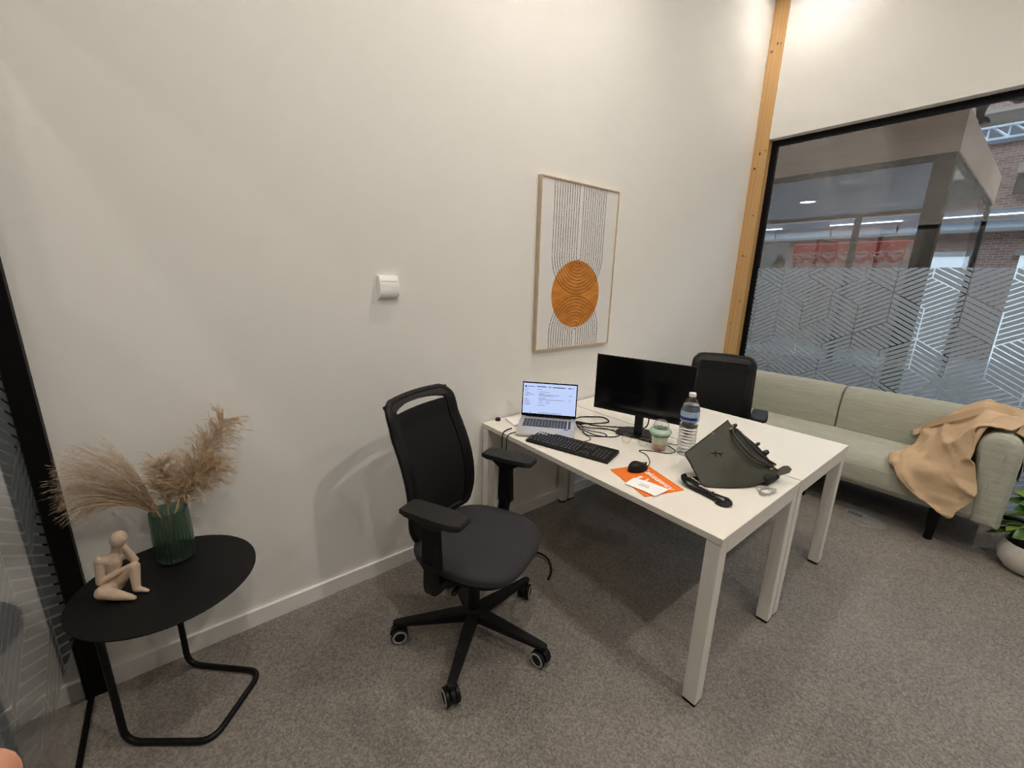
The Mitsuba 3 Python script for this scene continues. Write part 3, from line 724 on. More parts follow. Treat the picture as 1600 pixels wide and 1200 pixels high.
for i, (a, b) in enumerate(((SY0 + .05, ym - .002), (ym + .002, SY1 - .05))):
    pf = spline([(4.50, .40), (4.478, .47), (4.472, .56), (4.478, .66), (4.500, .745), (4.545, .793), (4.61, .803), (4.67, .785), (4.705, .73), (4.71, .56), (4.70, .40), (4.60, .37)], 5, True)
    cen = pf.mean(0)
    ys = [a, a + .003, a + .010, a + .022] + list(np.linspace(a + .05, b - .05, 16)) + [b - .022, b - .010, b - .003, b]
    sc = [0, .95, .978, .992] + [1.0] * 16 + [.992, .978, .95, 0]
    P = np.zeros((len(pf), len(ys), 3))
    for q, (yy, w) in enumerate(zip(ys, sc)):
        p = cen + (pf - cen) * w
        bul = .010 * math.sin(PI * (yy - a) / (b - a)) ** .5 if 0 < w else 0
        P[:, q] = np.stack([p[:, 0] - bul * (p[:, 0] < 4.55), np.full(len(p), yy), p[:, 1] + bul * .4 * (p[:, 1] > .7)], 1)
    P[:, :, :] += (meshkit.fbm(P * 8 + i, 2)[..., None] - .5) * np.array([.006, 0, .004])
    bm = grid(P, True)
    if bm.volume < 0: bm.invert()
    obj(so_ + '__back_cushion', bm, 'sofa', smooth=60)
obj(so_ + '__back_shell', rbox(SX1 - .10, SX1 + .01, SY0 + .04, SY1 - .04, .22, .74, .03), 'sofa', smooth=60)
for i, s in enumerate((-1, 1)):
    ya = SY0 if s < 0 else SY1
    # arm: fat rounded top tapering down, curving into the back
    prof = [(0, .235), (.020, .23), (.105, .235), (.120, .26), (.135, .40), (.158, .56), (.176, .68), (.170, .74), (.140, .782), (.095, .796), (.05, .785), (.015, .75), (-.002, .69), (-.004, .55), (-.004, .40), (-.003, .27)]
    prof = spline(prof, 4, True)
    fa = np.radians([0, 15, 30, 45, 60, 75, 90])
    xs = [SX0 + .012 - .010] + [SX0 + .012 + .045 * (1 - math.cos(a)) for a in fa] + [4.2, 4.4, 4.6, SX1 - .04, SX1 - .01, SX1]
    xs[1] = SX0 + .006
    sc = [.40] + [.74 + .26 * math.sin(a) for a in fa] + [1.0, 1.0, 1.0, .98, .93, .8]
    cen = np.array([.085, .5])
    P = np.zeros((len(prof), len(xs) + 2, 3))
    for j, (xx, q) in enumerate(zip([xs[0]] + xs + [xs[-1]], [0] + sc + [0])):
        p = cen + (prof - cen) * np.array([q, 1 - (1 - q) * .32 if q else 0])
        P[:, j] = np.stack([np.full(len(p), xx), ya - s * p[:, 0] if True else 0, p[:, 1]], 1)
    arm = grid(P, True)
    mf = trimesh.Trimesh(arm.vertices, arm.faces); mf = mf.subdivide_to_size(.05)
    v = mf.vertices + (meshkit.fbm(mf.vertices * np.array([11, 11, 30]), 2)[:, None] - .5) * .006
    mf = trimesh.Trimesh(v, mf.faces, process=True)
    if mf.volume < 0: mf.invert()
    obj(so_ + '__arm', mf, 'sofa', smooth=60)
for (x, y) in ((4.05, -1.80), (4.05, -.36), (4.62, -1.86), (4.62, -.34), (4.05, -1.08)):
    obj(so_ + '__leg', lathe([(0, .0), (.021, .0), (.03, .235), (0, .235)], 24, (x, y, 0)), 'black', smooth=30)
obj(so_ + '__underframe', box(SX0 + .12, SX1 - .05, SY0 + .20, SY1 - .20, .21, .245, .004), 'black', smooth=False)
# ------------------------------------------------------------------ trench coat thrown over the sofa arm
co = thing('coat', 'beige trench coat thrown over the right arm of the sage sofa', 'coat')
def drape(ctrl, nu, nv, amp, fr, seed, t=.006):
    P = bicubic(ctrl, nu, nv)
    du, dv = np.gradient(P, axis=0), np.gradient(P, axis=1)
    n = np.cross(du, dv); n /= np.linalg.norm(n, axis=2, keepdims=True) + 1e-9
    w = meshkit.fbm(P * np.asarray(fr) + seed, 4, seed)
    w2 = 1 - np.abs(2 * meshkit.noise(P * np.asarray(fr) * .55 + seed + 7, seed + 3) - 1)
    P = P + n * ((w - .5) * amp + (w2 ** 4) * amp * .7)[..., None]
    return sheet(P, t)
net = [[(4.62, -2.03, .825), (4.45, -2.03, .835), (4.25, -2.03, .832), (4.10, -2.03, .824), (4.0, -2.0, .815)],
       [(4.62, -1.86, .842), (4.42, -1.87, .845), (4.22, -1.88, .836), (4.06, -1.88, .824), (3.95, -1.885, .790)],
       [(4.47, -1.72, .765), (4.34, -1.75, .715), (4.18, -1.765, .675), (4.03, -1.79, .67), (3.908, -1.890, .672)],
       [(4.40, -1.63, .60), (4.28, -1.645, .545), (4.12, -1.665, .52), (3.985, -1.755, .54), (3.90, -1.915, .57)],
       [(4.30, -1.60, .508), (4.19, -1.585, .502), (4.03, -1.60, .498), (3.925, -1.72, .465), (3.890, -1.945, .46)],
       [(4.08, -1.56, .496), (3.98, -1.56, .490), (3.905, -1.63, .42), (3.890, -1.755, .345), (3.886, -1.945, .43)],
       [(3.945, -1.550, .484), (3.905, -1.597, .432), (3.885, -1.69, .345), (3.882, -1.81, .285), (3.884, -1.925, .36)],
       [(3.905, -1.558, .460), (3.89, -1.642, .372), (3.88, -1.742, .308), (3.880, -1.866, .250), (3.882, -1.893, .31)]]
obj(co + '__body', drape(net, 110, 90, .040, (8, 11, 10), 3), 'coat', smooth=60)
outer = [[(4.70, -2.03, .815), (4.45, -2.03, .826), (4.22, -2.03, .823), (4.04, -2.02, .81)],
         [(4.70, -2.085, .78), (4.45, -2.09, .79), (4.22, -2.09, .785), (4.06, -2.082, .76)],
         [(4.70, -2.10, .64), (4.45, -2.105, .64), (4.24, -2.10, .66), (4.12, -2.09, .66)],
         [(4.70, -2.11, .42), (4.46, -2.11, .47), (4.30, -2.10, .53), (4.20, -2.09, .58)]]
obj(co + '__back_flap', drape(outer, 36, 36, .02, (7, 7, 7), 9), 'coat', smooth=60)
obj(co + '__lining', drape([[(4.70, -2.085, .52), (4.5, -2.085, .54), (4.34, -2.082, .58)], [(4.70, -2.088, .44), (4.5, -2.09, .47), (4.34, -2.085, .53)], [(4.70, -2.09, .355), (4.5, -2.092, .39), (4.36, -2.085, .46)]], 14, 14, .01, (8, 8, 8), 4, .004), 'lining', smooth=60)
obj(co + '__lining', drape([[(4.70, -2.078, .45), (4.52, -2.078, .47)], [(4.70, -2.078, .37), (4.52, -2.08, .40)], [(4.70, -2.075, .30), (4.55, -2.075, .35)]], 10, 10, .008, (8, 8, 8), 6, .004), 'coat', smooth=60)
bp = spline([(4.47, -1.575, .600), (4.45, -1.60, .622), (4.39, -1.66, .69), (4.30, -1.76, .775), (4.26, -1.86, .853), (4.26, -1.935, .868), (4.30, -1.99, .855)], 8)
bn = np.array([[p + np.array([.55, .25, .8]) * w for w in (-.024, -.008, .008, .024)] for p in bp])
obj(co + '__belt', sheet(bn, .005), 'coat', smooth=50)
lp = spline([(4.47, -1.575, .600), (4.46, -1.563, .585), (4.43, -1.565, .583), (4.425, -1.585, .597), (4.44, -1.60, .612)], 6)
obj(co + '__belt', sheet(np.array([[p + np.array([.55, .25, .8]) * w for w in (-.022, 0, .022)] for p in lp]), .004), 'coat', smooth=50)
for i, (pth, r) in enumerate((([(3.935, -1.872, .64), (3.95, -1.876, .74), (3.985, -1.89, .815), (4.08, -1.92, .848), (4.17, -1.97, .848), (4.23, -2.03, .835)], [.006, .014, .017, .017, .015, .006]),
                              ([(4.42, -1.80, .80), (4.36, -1.88, .845), (4.33, -1.97, .846), (4.36, -2.05, .82)], [.006, .018, .018, .008]),
                              ([(4.55, -1.82, .80), (4.50, -1.90, .85), (4.48, -2.0, .845), (4.50, -2.07, .80)], [.006, .02, .02, .01]))):
    P_ = spline(pth, 8); obj(co + '__fold', sweep(P_, np.interp(np.linspace(0, 1, len(P_)), np.linspace(0, 1, len(r)), r), 12), 'coat', smooth=60)

# ------------------------------------------------------------------ floor outlet lid
fg = thing('floor_outlet', 'round brushed metal floor outlet set in the carpet before the sofa', 'floor outlet')
fx, fy, fr_ = 4.01, -1.478, .125
obj(fg + '__ring', lathe([(fr_ - .012, 0), (fr_ - .012, .004), (fr_ - .006, .006), (fr_, .004), (fr_ + .002, 0)], 64, (fx, fy, 0)), 'steel', smooth=40)
obj(fg + '__lid', lathe([(0, .0032), (fr_ - .013, .0032), (fr_ - .013, 0)], 64, (fx, fy, 0)), 'steel', smooth=20)
for i in range(6):
    obj(fg + '__slot', box(fx - .01, fx + .03, fy + .085 - i * .014, fy + .091 - i * .014, .003, .0036), 'black', smooth=False)
obj(fg + '__flap', box(fx - .055, fx - .01, fy - .075, fy - .005, .003, .005, .001), 'steel', smooth=False)

# ------------------------------------------------------------------ potted plant at the picture's edge
pl = thing('potted_plant', 'leafy green plant in a round white pot beside the sofa arm', 'potted plant')
qx, qy = 4.06, -2.225
obj(pl + '__pot', lathe([(0, .0), (.07, .0), (.105, .018), (.132, .055), (.142, .10), (.139, .145), (.130, .178), (.124, .178), (.131, .145), (.131, .12), (0, .12)], 56, (qx, qy, 0)), 'pot', smooth=40)
obj(pl + '__soil', lathe([(0, .150), (.07, .152), (.130, .146), (.130, .13), (0, .13)], 40, (qx, qy, 0)), 'soil', smooth=40)
def leaf(base, tip, width, droop, m, roll=0.0, fold=.25):
    base, tip = np.array(base, float), np.array(tip, float)
    d = tip - base; L = np.linalg.norm(d); t = d / L
    side = unit(np.cross(t, (0, 0, 1))); nrm = np.cross(side, t)
    side = side * math.cos(roll) + nrm * math.sin(roll); nrm = np.cross(side, t)
    us, vs = np.linspace(0, 1, 16), np.linspace(-1, 1, 9)
    P = np.zeros((16, 9, 3))
    for i, u in enumerate(us):
        w = width * (math.sin(PI * min(1, u ** .72)) ** .75) * (1 - .25 * u) if 0 < u < 1 else 0.0004
        for j, v in enumerate(vs):
            P[i, j] = base + t * L * (u - .06 * v * v * (u < .35)) + side * w * v + nrm * (fold * w * abs(v) - droop * u * u + .02 * width * math.sin(9 * u + 3 * v)) 
    return sheet(P, .0012)
rl = random.Random(8)
leaves = [((3.97, -2.055, .345), .06, .16, 'leaf_pale', -.6), ((3.96, -2.09, .265), .055, .17, 'leaf_pale', -.3), ((4.02, -2.03, .25), .06, .17, 'leaf', -.2), ((4.05, -2.06, .42), .06, .17, 'leaf', .2), ((3.98, -2.02, .21), .05, .17, 'leaf', -.1), ((4.10, -2.13, .38), .07, .2, 'leaf', .2), ((4.12, -2.12, .22), .06, .2, 'leaf', .3), ((4.02, -2.10, .20), .06, .22, 'leaf', .1), ((4.20, -2.15, .42), .07, .2, 'leaf', .2), ((4.25, -2.2, .33), .07, .2, 'leaf', .1)]
for i in range(12):
    a = rl.uniform(0, 2 * PI); leaves.append(((qx + .20 * math.cos(a), qy + .17 * math.sin(a) - .02, rl.uniform(.22, .48)), rl.uniform(.05, .07), .2, 'leaf' if i % 3 else 'leaf_pale', rl.uniform(-.5, .5)))
for (tip, wd, ln, m, roll) in leaves:
    tip = np.array(tip); foot = np.array([qx + rl.uniform(-.03, .03), qy + rl.uniform(-.03, .03), .148])
    out = tip - foot; out[2] = 0; base = foot + out * .35 + np.array([0, 0, max(.06, (tip[2] - foot[2]) * .75 + .05)])
    b = base
    stem = spline([foot, foot + (b - foot) * .5 + np.array([0, 0, .03]), b], 6)
    obj(pl + '__stem', sweep(stem, .0028, 6), 'leaf_pale', smooth=50)
    obj(pl + '__leaf', leaf(b, tip, wd, .02, m, roll), m, smooth=50)
# ================================================================== on the desk
DT = DH
# laptop on a low white riser
lt = thing('laptop', 'open silver laptop with a bright screen on the desk by the wall', 'laptop')
yaw, pit, lid = math.radians(-48.6), math.radians(8.7), math.radians(81.8)
ex = np.array([math.cos(yaw), math.sin(yaw), 0]); nn_ = np.array([-math.sin(yaw), math.cos(yaw), 0])
ey = nn_ * math.cos(pit) + np.array([0, 0, math.sin(pit)]); ez = np.cross(ex, ey)
LO = np.array([1.7631, -.3027, .7602])
FB = frame(LO, ex, ey)
W_, D_, H_ = .322, .215, .205
obj(lt + '__base', rbox(0, W_, 0, D_, -.013, 0, .004, 1), 'silver', tf=FB, smooth=30)
obj(lt + '__key_deck', box(.022, W_ - .022, .087, D_ - .022, -.0005, .0004), 'silver', tf=FB, smooth=False)
keys = []
for r in range(6):
    n = 14
    y = .090 + (5 - r) * .0165
    for c in range(n):
        if r == 5 and 4 <= c <= 8:
            if c == 4: keys.append(box(.026 + 4 * .0179, .026 + 9 * .0179 - .002, y, y + .0142, 0, .0014, .0004))
            continue
        keys.append(box(.026 + c * .0179, .026 + c * .0179 + .0160, y, y + (.0142 if r else .010), 0, .0014, .0004))
    keys.append(box(.282, .296, y, y + (.0142 if r else .010), 0, .0014, .0004))
obj(lt + '__keys', keys, 'key', tf=FB, smooth=False, kind='stuff')
obj(lt + '__touchpad', box(.095, .208, .010, .078, 0, .0005), 'trackpad', tf=FB, smooth=False)
obj(lt + '__sticker', box(.262, .284, .074, .083, 0, .0005), 'label_blue', tf=FB, smooth=False)
el = nn_ * math.cos(lid) + np.array([0, 0, math.sin(lid)])
FL_ = frame(LO + ey * (D_ - .004) + ez * .002, ex, el)          # lid plane; its normal faces the keys... ex x el points backwards
ln = np.cross(ex, el)
s_ = 1 if ln @ (CAM - LO) > 0 else -1
obj(lt + '__lid', rbox(0, W_, 0, H_, -.003 - (.003 if s_ > 0 else -.003), .003 - (.003 if s_ > 0 else -.003), .0028, 1), 'silver', tf=FL_, smooth=30)
F0 = s_ * .0004
obj(lt + '__bezel', box(.001, W_ - .001, .002, H_ - .001, min(0, F0), max(0, F0)), 'screen_off', tf=FL_, smooth=False)
kk = obj(lt + '__screen', hullpts([(x, y, s_ * z) for x in (.006, W_ - .006) for y in (.018, H_ - .008) for z in (.0004, .0009)]), 'screen_on', tf=FL_, smooth=False)
scene[kk]['emitter'] = {'type': 'area', 'radiance': rgb((0.46, 0.56, 0.84)), 'sampling_weight': .4}
txt = []
def tl(x, y, w, h=.0022):
    h = h * 1.35
    txt.append(hullpts([(a, b, s_ * z) for a in (x, x + w) for b in (y, y + h) for z in (.0009, .0011)]))
tl(.030, .176, .045); tl(.085, .177, .055, .0035); tl(.152, .177, .016, .003); tl(.178, .176, .075, .0035); tl(.266, .176, .022, .003); tl(.295, .177, .006)
txt.append(extr(sg.Point(.020, .177).buffer(.0055), .0002, frame((0, 0, s_ * .0010), (1, 0, 0), (0, 1, 0))))
for y, w in ((.160, .022), (.150, .016), (.139, .034), (.130, .056), (.121, .028), (.103, .022), (.094, .034), (.086, .026), (.077, .036), (.069, .032)): tl(.015, y, w, .0014)
for x, y, w in ((.090, .161, .026), (.098, .147, .06), (.098, .136, .03), (.098, .131, .12), (.098, .123, .085), (.098, .110, .04), (.098, .103, .15), (.098, .094, .022), (.138, .094, .026), (.098, .083, .03), (.138, .083, .026), (.092, .068, .045), (.275, .133, .016), (.275, .110, .01), (.275, .094, .006)): tl(x, y, w, .0014)
for i, x in enumerate((.05, .105, .118, .130, .142, .154, .166, .178, .190, .202, .215, .228)): tl(x, .022, .005, .004)
obj(lt + '__screen_text', txt, 'text_screen', tf=FL_, smooth=False, kind='stuff')
obj(lt + '__hinge', capsule((.03, D_ - .003, .001), (W_ - .03, D_ - .003, .001), .0032), 'black', tf=FB, smooth=40)
rs = thing('laptop_riser', 'white wedge riser under the silver laptop', 'laptop riser')
obj(rs + '__wedge', hullpts([(LO + ex * a + ey * b - ez * .0136) * (1, 1, 1) for a in (.02, .30) for b in (.02, .20)] + [np.append((LO + ex * a + nn_ * b)[:2], DT + .0005) for a in (.012, .310) for b in (.012, .205)]), 'white_plastic', smooth=False)
nb = thing('notebook', 'flat white notebook lying behind the laptop against the wall', 'notebook')
NF = frame((1.885, -.045, DT + .0005), unit((.90, -.25, 0)), unit((.25, .90, 0)))
NF = frame((1.87, -.115, DT + .0005), (.970, -.243, 0), (.243, .970, 0))
obj(nb + '__cover', box(0, .21, -.07, .055, 0, .014, .001), 'paper', tf=NF, smooth=False)
obj(nb + '__pages', box(.001, .2095, -.071, .0555, .0025, .0115), 'edge', tf=NF, smooth=False)
cg = thing('cable_grommet', 'small black cable clip on the desk corner at the wall', 'cable clip')
obj(cg + '__clip', lathe([(0, 0), (.016, 0), (.017, .008), (.012, .016), (0, .017)], 20, (1.845, -.035, DT)), 'black')

# keyboard
kb_ = thing('keyboard', 'black full-size keyboard lying at the desk edge before the laptop', 'keyboard')
kx = unit((2.003 - 1.871, -.801 + .358, 0)); ky = np.array([-kx[1], kx[0], 0])
KF = frame((1.762, -.395, DT), kx, ky)
KW, KD = .462, .148
obj(kb_ + '__body', hullpts([(x, y, z) for (y, z) in ((0, .001), (0, .009), (.004, .013), (KD - .004, .024), (KD, .021), (KD, .006)) for x in (0, KW)] + [(x, .0, .001) for x in (.003, KW - .003)]), 'black_matt', tf=KF, smooth=False)
kz = lambda y: .0132 + (y - .004) * (.0105 / (KD - .008))
keys, prints = [], []
def key(x, y, w=.0165, d=.0155):
    z = kz(y); z2 = kz(y + d)
    keys.append(hullpts([(x, y, z), (x + w, y, z), (x, y + d, z2), (x + w, y + d, z2)] + [(x + a, y + b, (z if b < d / 2 else z2) + .0048) for a in (.0022, w - .0022) for b in (.002, d - .002)]))
    prints.append(hullpts([(x + w * .3 + a, y + d * .5 + b, kz(y + d * .5 + b) + .0049 + c) for a in (0, .0045) for b in (0, .004) for c in (0, .0002)]))
pitch = .0188
for r in range(6):
    y = .012 + r * .0185 + (.006 if r == 5 else 0)
    if r == 0:
        x = .010
        for w in (.022, .0205, .0205, .112, .0205, .0205, .0205, .022):
            key(x, y, w); x += w + .0023
    else:
        off = (0, 0, .006, .010, .0, 0)[r]
        for c in range(15 if r < 5 else 16):
            key(.010 + c * pitch if r < 5 else .010 + c * .0177, y, .0165 if r < 5 else .0150, .0155 if r < 5 else .0125)
    for c in range(3):
        if r in (0,) or (r == 1 and c == 1) or r in (3, 4, 5):
            key(.304 + c * pitch, y, .0165, .0155 if r < 5 else .0125)
    for c in range(4):
        if r < 5: key(.372 + c * pitch, y)
obj(kb_ + '__keys', keys, 'key', tf=KF, smooth=False, kind='stuff')
obj(kb_ + '__legends', prints, 'key_print', tf=KF, smooth=False, kind='stuff')
obj(kb_ + '__foot', box(KW - .03, KW - .012, KD - .004, KD + .006, .0, .020, .002), 'black', tf=KF, smooth=False)
obj(kb_ + '__foot', box(.012, .03, KD - .012, KD - .001, .0, .010, .002), 'black', tf=KF, smooth=False)

# monitor
mo = thing('monitor', 'black flat-screen monitor, switched off, in the middle of the desks', 'monitor')
ya_ = math.radians(-75.6)
mx = np.array([math.cos(ya_), math.sin(ya_), 0]); mz = np.array([0, 0, 1.0])
MF = frame((2.3132, -.6996, 0), mx, mz)                      # local: x across, y up, z = mx x up
mn = np.cross(mx, mz); sm = 1 if mn @ (CAM - np.array([2.31, -.70, 1.6])) > 0 else -1
mb, mh, mw = .862, .316, .540
obj(mo + '__housing', hullpts([(x, y, -sm * z) for x in (-mw / 2, mw / 2) for y in (mb, mb + mh) for z in (0, .010)] + [(x, y, -sm * .042) for x in (-.15, .15) for y in (mb + .05, mb + .24)]), 'black_matt', tf=MF, smooth=False)
obj(mo + '__screen', hullpts([(x, y, sm * z) for x in (-mw / 2 + .006, mw / 2 - .006) for y in (mb + .016, mb + mh - .006) for z in (-.001, .0008)]), 'screen_off', tf=MF, smooth=False)
obj(mo + '__chin', hullpts([(x, y, sm * z) for x in (-mw / 2, mw / 2) for y in (mb, mb + .0145) for z in (-.001, .0014)]), 'black', tf=MF, smooth=False)
obj(mo + '__stand', hullpts([(x, y, -sm * z) for x in (-.022, .022) for y in (DT + .01, mb + .08) for z in (.012, .03)]), 'black', tf=MF, smooth=False)
bs = sa.scale(rrect(.245, .20, .085), 1, 1).intersection(sg.box(-.2, -.065, .2, .2))
bmesh_ = extr(bs, .010); bmesh_.apply_translation((0, .012, 0))
obj(mo + '__base', bmesh_, 'black', tf=frame((2.3132 - mn[0] * sm * .02, -.6996 - mn[1] * sm * .02, DT), mx, -mn * sm, (0, 0, 1)), smooth=30)

# water bottle
bo = thing('water_bottle', 'clear plastic water bottle with a blue label, full, standing on the desk', 'bottle')
bx_, by_ = 2.325, -.985
def bprof(off=0.0):
    pr = [(0, .004), (.020, .002), (.034, .0), (.040, .006), (.043, .02)]
    for i in range(8):
        z = .03 + i * .0155
        pr += [(.0438, z), (.0392, z + .005), (.0392, z + .0075), (.0438, z + .0125)]
    pr += [(.043, .158), (.0385, .166), (.0385, .172), (.0435, .180), (.044, .20), (.044, .235), (.0425, .243), (.036, .262), (.026, .281), (.0165, .294), (.0145, .298), (.0145, .306)]
    return [(max(0, r - off) if r else 0, z + (off if z < .01 else 0)) for r, z in pr]
obj(bo + '__shell', lathe(bprof(), 56, (bx_, by_, DT)), 'pet', smooth=25)
w_ = [p for p in bprof(.0012) if p[1] < .262]
obj(bo + '__water', lathe(w_ + [(.034, .262), (0, .262)], 56, (bx_, by_, DT + .0005)), 'water', smooth=25)
def wrap(r, z0, z1, a0, a1, t=.0004, n=40):
    a = np.linspace(a0, a1, n)
    return sheet(np.array([[(bx_ + r * math.cos(t_), by_ + r * math.sin(t_), z) for t_ in a] for z in (z0, z1)]), t)
obj(bo + '__label', wrap(.0447, DT + .182, DT + .232, 0, 2 * PI), 'label_pale', smooth=40)
lc = math.atan2(CAM[1] - by_, CAM[0] - bx_)
obj(bo + '__label_band', wrap(.0452, DT + .188, DT + .203, lc - 1.5, lc + .9), 'label_blue', smooth=40)
tm = meshkit.text_mesh('EAU MINERALE', .005, .0003) if False else None
obj(bo + '__cap', lathe([(0, .302), (.0165, .302), (.0168, .316), (.0155, .320), (0, .320)], 36, (bx_, by_, DT), ribs=18, rib=.0003), 'white_plastic', smooth=30)

# yoghurt cup with mint lid and clear dome
cu_ = thing('yoghurt_cup', 'clear cup of pale green yoghurt and granola with a mint lid and clear dome', 'cup')
cx, cy = 2.262, -.874
C0 = (cx, cy, DT)
obj(cu_ + '__cup', lathe([(0, .002), (.030, 0), (.033, .003), (.0445, .080), (.046, .096), (.0445, .096), (.043, .080), (.032, .006), (0, .005)], 44, C0), 'pet', smooth=40)
obj(cu_ + '__granola', lathe([(0, .0065), (.0305, .007), (.0355, .036), (.030, .040), (.015, .036), (0, .039)], 44, C0), 'granola', smooth=40)
obj(cu_ + '__yoghurt', lathe([(0, .0395), (.0155, .0365), (.0305, .0405), (.0358, .0365), (.0415, .074), (0, .075)], 44, C0), 'yogurt', smooth=40)
obj(cu_ + '__seal', lathe([(.046, .080), (.0465, .080), (.0472, .093), (.046, .093)], 44, C0), 'mint_dark', smooth=40)
obj(cu_ + '__lid', lathe([(.0455, .094), (.050, .090), (.0555, .096), (.0565, .101), (.054, .106), (.046, .114), (.041, .119), (.039, .117), (.045, .108), (.0455, .100)], 56, C0), 'mint', smooth=40)
obj(cu_ + '__dome', lathe([(.041, .116), (.0395, .132), (.034, .147), (.023, .158), (.010, .162), (0, .1625)], 44, C0), 'dome', smooth=40)

# mouse mat, mouse, note
mp = thing('mouse_mat', 'orange mouse mat with white print near the desk edge', 'mouse mat')
quad = [(1.858, -.882), (2.052, -.944), (1.952, -1.180), (1.772, -1.127)]
q0 = np.array([1.858, -.882]); mxv = unit(np.array([1.772, -1.127]) - q0); 
MW = np.linalg.norm(np.array([1.772, -1.127]) - q0); MDp = .196
myv = np.array([-mxv[1], mxv[0]])                      # towards the far side
if myv @ (np.array([2.052, -.944]) - q0) < 0: myv = -myv
MMF = frame((*q0, DT), (*mxv, 0), (*myv, 0), (0, 0, 1))
mat_poly = rrect(MW, MDp, .006, MW / 2, MDp / 2)
mmh = np.linalg.det(MMF[:3, :3])
def placed(m, F):
    m = m.copy(); m.apply_transform(F)
    if np.linalg.det(F[:3, :3]) < 0: m.invert()
    return m
obj(mp + '__mat', placed(extr(mat_poly, .0028), MMF), 'orange', smooth=False)
tm = meshkit.text_mesh('Takeaway', .030, .0003, bold=True)
L_ = tm.bounds[1][0] - tm.bounds[0][0]
tm.apply_scale(.205 / L_)
obj(mp + '__lettering', tm, 'print_white', smooth=False, tf=frame((*(q0 + mxv * .040 + myv * .135), DT + .0028), (*mxv, 0), (*myv, 0), (0, 0, 1)) )
fk = [rrect(.012, .075, .005, .0, .03)] + [rrect(.005, .03, .002, -.0055 + .0055 * i, .075) for i in range(3)] + [sg.box(-.008, .055, .008, .066)]
kn = [rrect(.011, .07, .005, .035, .03), sg.Polygon([(.029, .05), (.029, .095), (.036, .09), (.041, .075), (.041, .05)])]
lg_ = sa.rotate(so.unary_union(fk + kn), 18, origin=(0.02, .05))
hs_ = so.unary_union([sg.Polygon([(-.05, .045), (.018, .105), (.085, .045), (.075, .036), (.018, .088), (-.04, .036)])])
obj(mp + '__emblem', placed(extr(lg_, .0003, frame((.115, .018, .0028), (1, 0, 0), (0, 1, 0))), MMF), 'print_white', smooth=False)
mo_ = thing('mouse', 'black computer mouse on the orange mouse mat', 'mouse')
mpos = np.array([1.957, -.962]); md = unit(np.array([.62, -.12]))          # nose direction (towards its cable)
P = np.zeros((36, 14, 3))
for i in range(36):
    a = 2 * PI * i / 36
    for j in range(14):
        ph = (j / 13 - .5) * PI
        c, s = max(0, math.cos(ph)) ** .55, math.sin(ph)
        X, Y = .055 * math.cos(a) * c, .0315 * math.sin(a) * c * (1 - .12 * math.cos(a) ** 2)
        zt = (.036 - .012 * (X / .055) - .010 * (X / .055) ** 2) * max(0, s) ** .7
        P[i, j] = (X, Y, .004 + (zt if s > 0 else .003 * s))
MOF = frame((*mpos, DT + .0028), (*md, 0), (-md[1], md[0], 0), (0, 0, 1))
obj(mo_ + '__shell', grid(P, True), 'black_matt', tf=MOF, smooth=50)
obj(mo_ + '__wheel', trimesh.creation.cylinder(radius=.010, height=.006, sections=24).apply_transform(frame((.030, 0, .024), (1, 0, 0), (0, 0, 1), (0, -1, 0))), 'castor', tf=MOF, smooth=30)
obj(mo_ + '__button_gap', box(.0, .053, -.0006, .0006, .004, .0305), 'black', tf=MOF, smooth=False)
mc = spline([(mpos[0] + md[0] * .05, mpos[1] + md[1] * .05, DT + .010), (2.035, -.965, DT + .0045), (2.085, -.94, DT + .003), (2.14, -.885, DT + .003), (2.155, -.83, DT + .003), (2.20, -.86, DT + .003), (2.245, -.935, DT + .003), (2.30, -.945, DT + .003), (2.325, -.915, DT + .003), (2.36, -.84, DT + .003), (2.40, -.76, DT + .003)], 8)
obj(mo_ + '__cable', sweep(mc, .0019, 8), 'black_matt', smooth=50)
nt = thing('paper_note', 'small white paper note lying over the edge of the orange mouse mat', 'paper note')
nx = unit(np.array([1.884, -1.157]) - np.array([1.872, -1.001]))
n0, n1 = np.array([1.800, -1.005]), np.array([1.872, -1.001])
NT = [[(1.795, -1.011), (1.835, -1.006), (1.874, -1.001)], [(1.800, -1.06), (1.84, -1.055), (1.88, -1.055)], [(1.803, -1.11), (1.845, -1.108), (1.888, -1.105)], [(1.800, -1.153), (1.845, -1.157), (1.890, -1.160)]]
NT = [[(x, y, DT + .0045 + .004 * (j == 2) * (i in (1, 2)) + (.003 if i == 3 and j == 2 else 0) + .001 * i) for j, (x, y) in enumerate(r)] for i, r in enumerate(NT)]
obj(nt + '__sheet', sheet(bicubic(NT, 14, 10), .0006), 'paper', smooth=50)
for i, (o_, w) in enumerate(((.35, .05), (.52, .045))):
    c0 = np.array([1.80 + .08 * o_ , -1.055]); 
    obj(nt + '__writing', sweep([(c0[0], -1.055, DT + .0115), (c0[0] + .004, -1.055 - w, DT + .0118)], .0012, 4), 'ink', smooth=False)

# spectacles
sp_ = thing('spectacles', 'thin wire spectacles lying in front of the monitor base', 'spectacles')
g0, g1 = np.array([2.190, -.722]), np.array([2.235, -.798])
gx = np.array([*unit(g1 - g0), 0]); gu = np.array([-.35 * -gx[1], .35 * gx[0], .94]); gu = unit(np.array([.35, .18, .92]))
for c in (g0, g1):
    ctr = np.array([c[0], c[1], DT + .0225])
    a = np.linspace(0, 2 * PI, 28, endpoint=False)
    rk = obj(sp_ + '__rim', sweep([ctr + gx * .0235 * math.cos(t) + gu * .0205 * math.sin(t) for t in a], .0009, 6, closed=True), 'lens_brass', smooth=50)
    lm = lathe([(0, 0), (.0225, 0), (.0225, .0008), (0, .0008)], 28); lm.apply_transform(frame(ctr, gx, unit(gu * 1.0)) @ np.diag([1, .87, 1, 1]))
    obj(rk + '__lens', lm, 'pet', smooth=20)
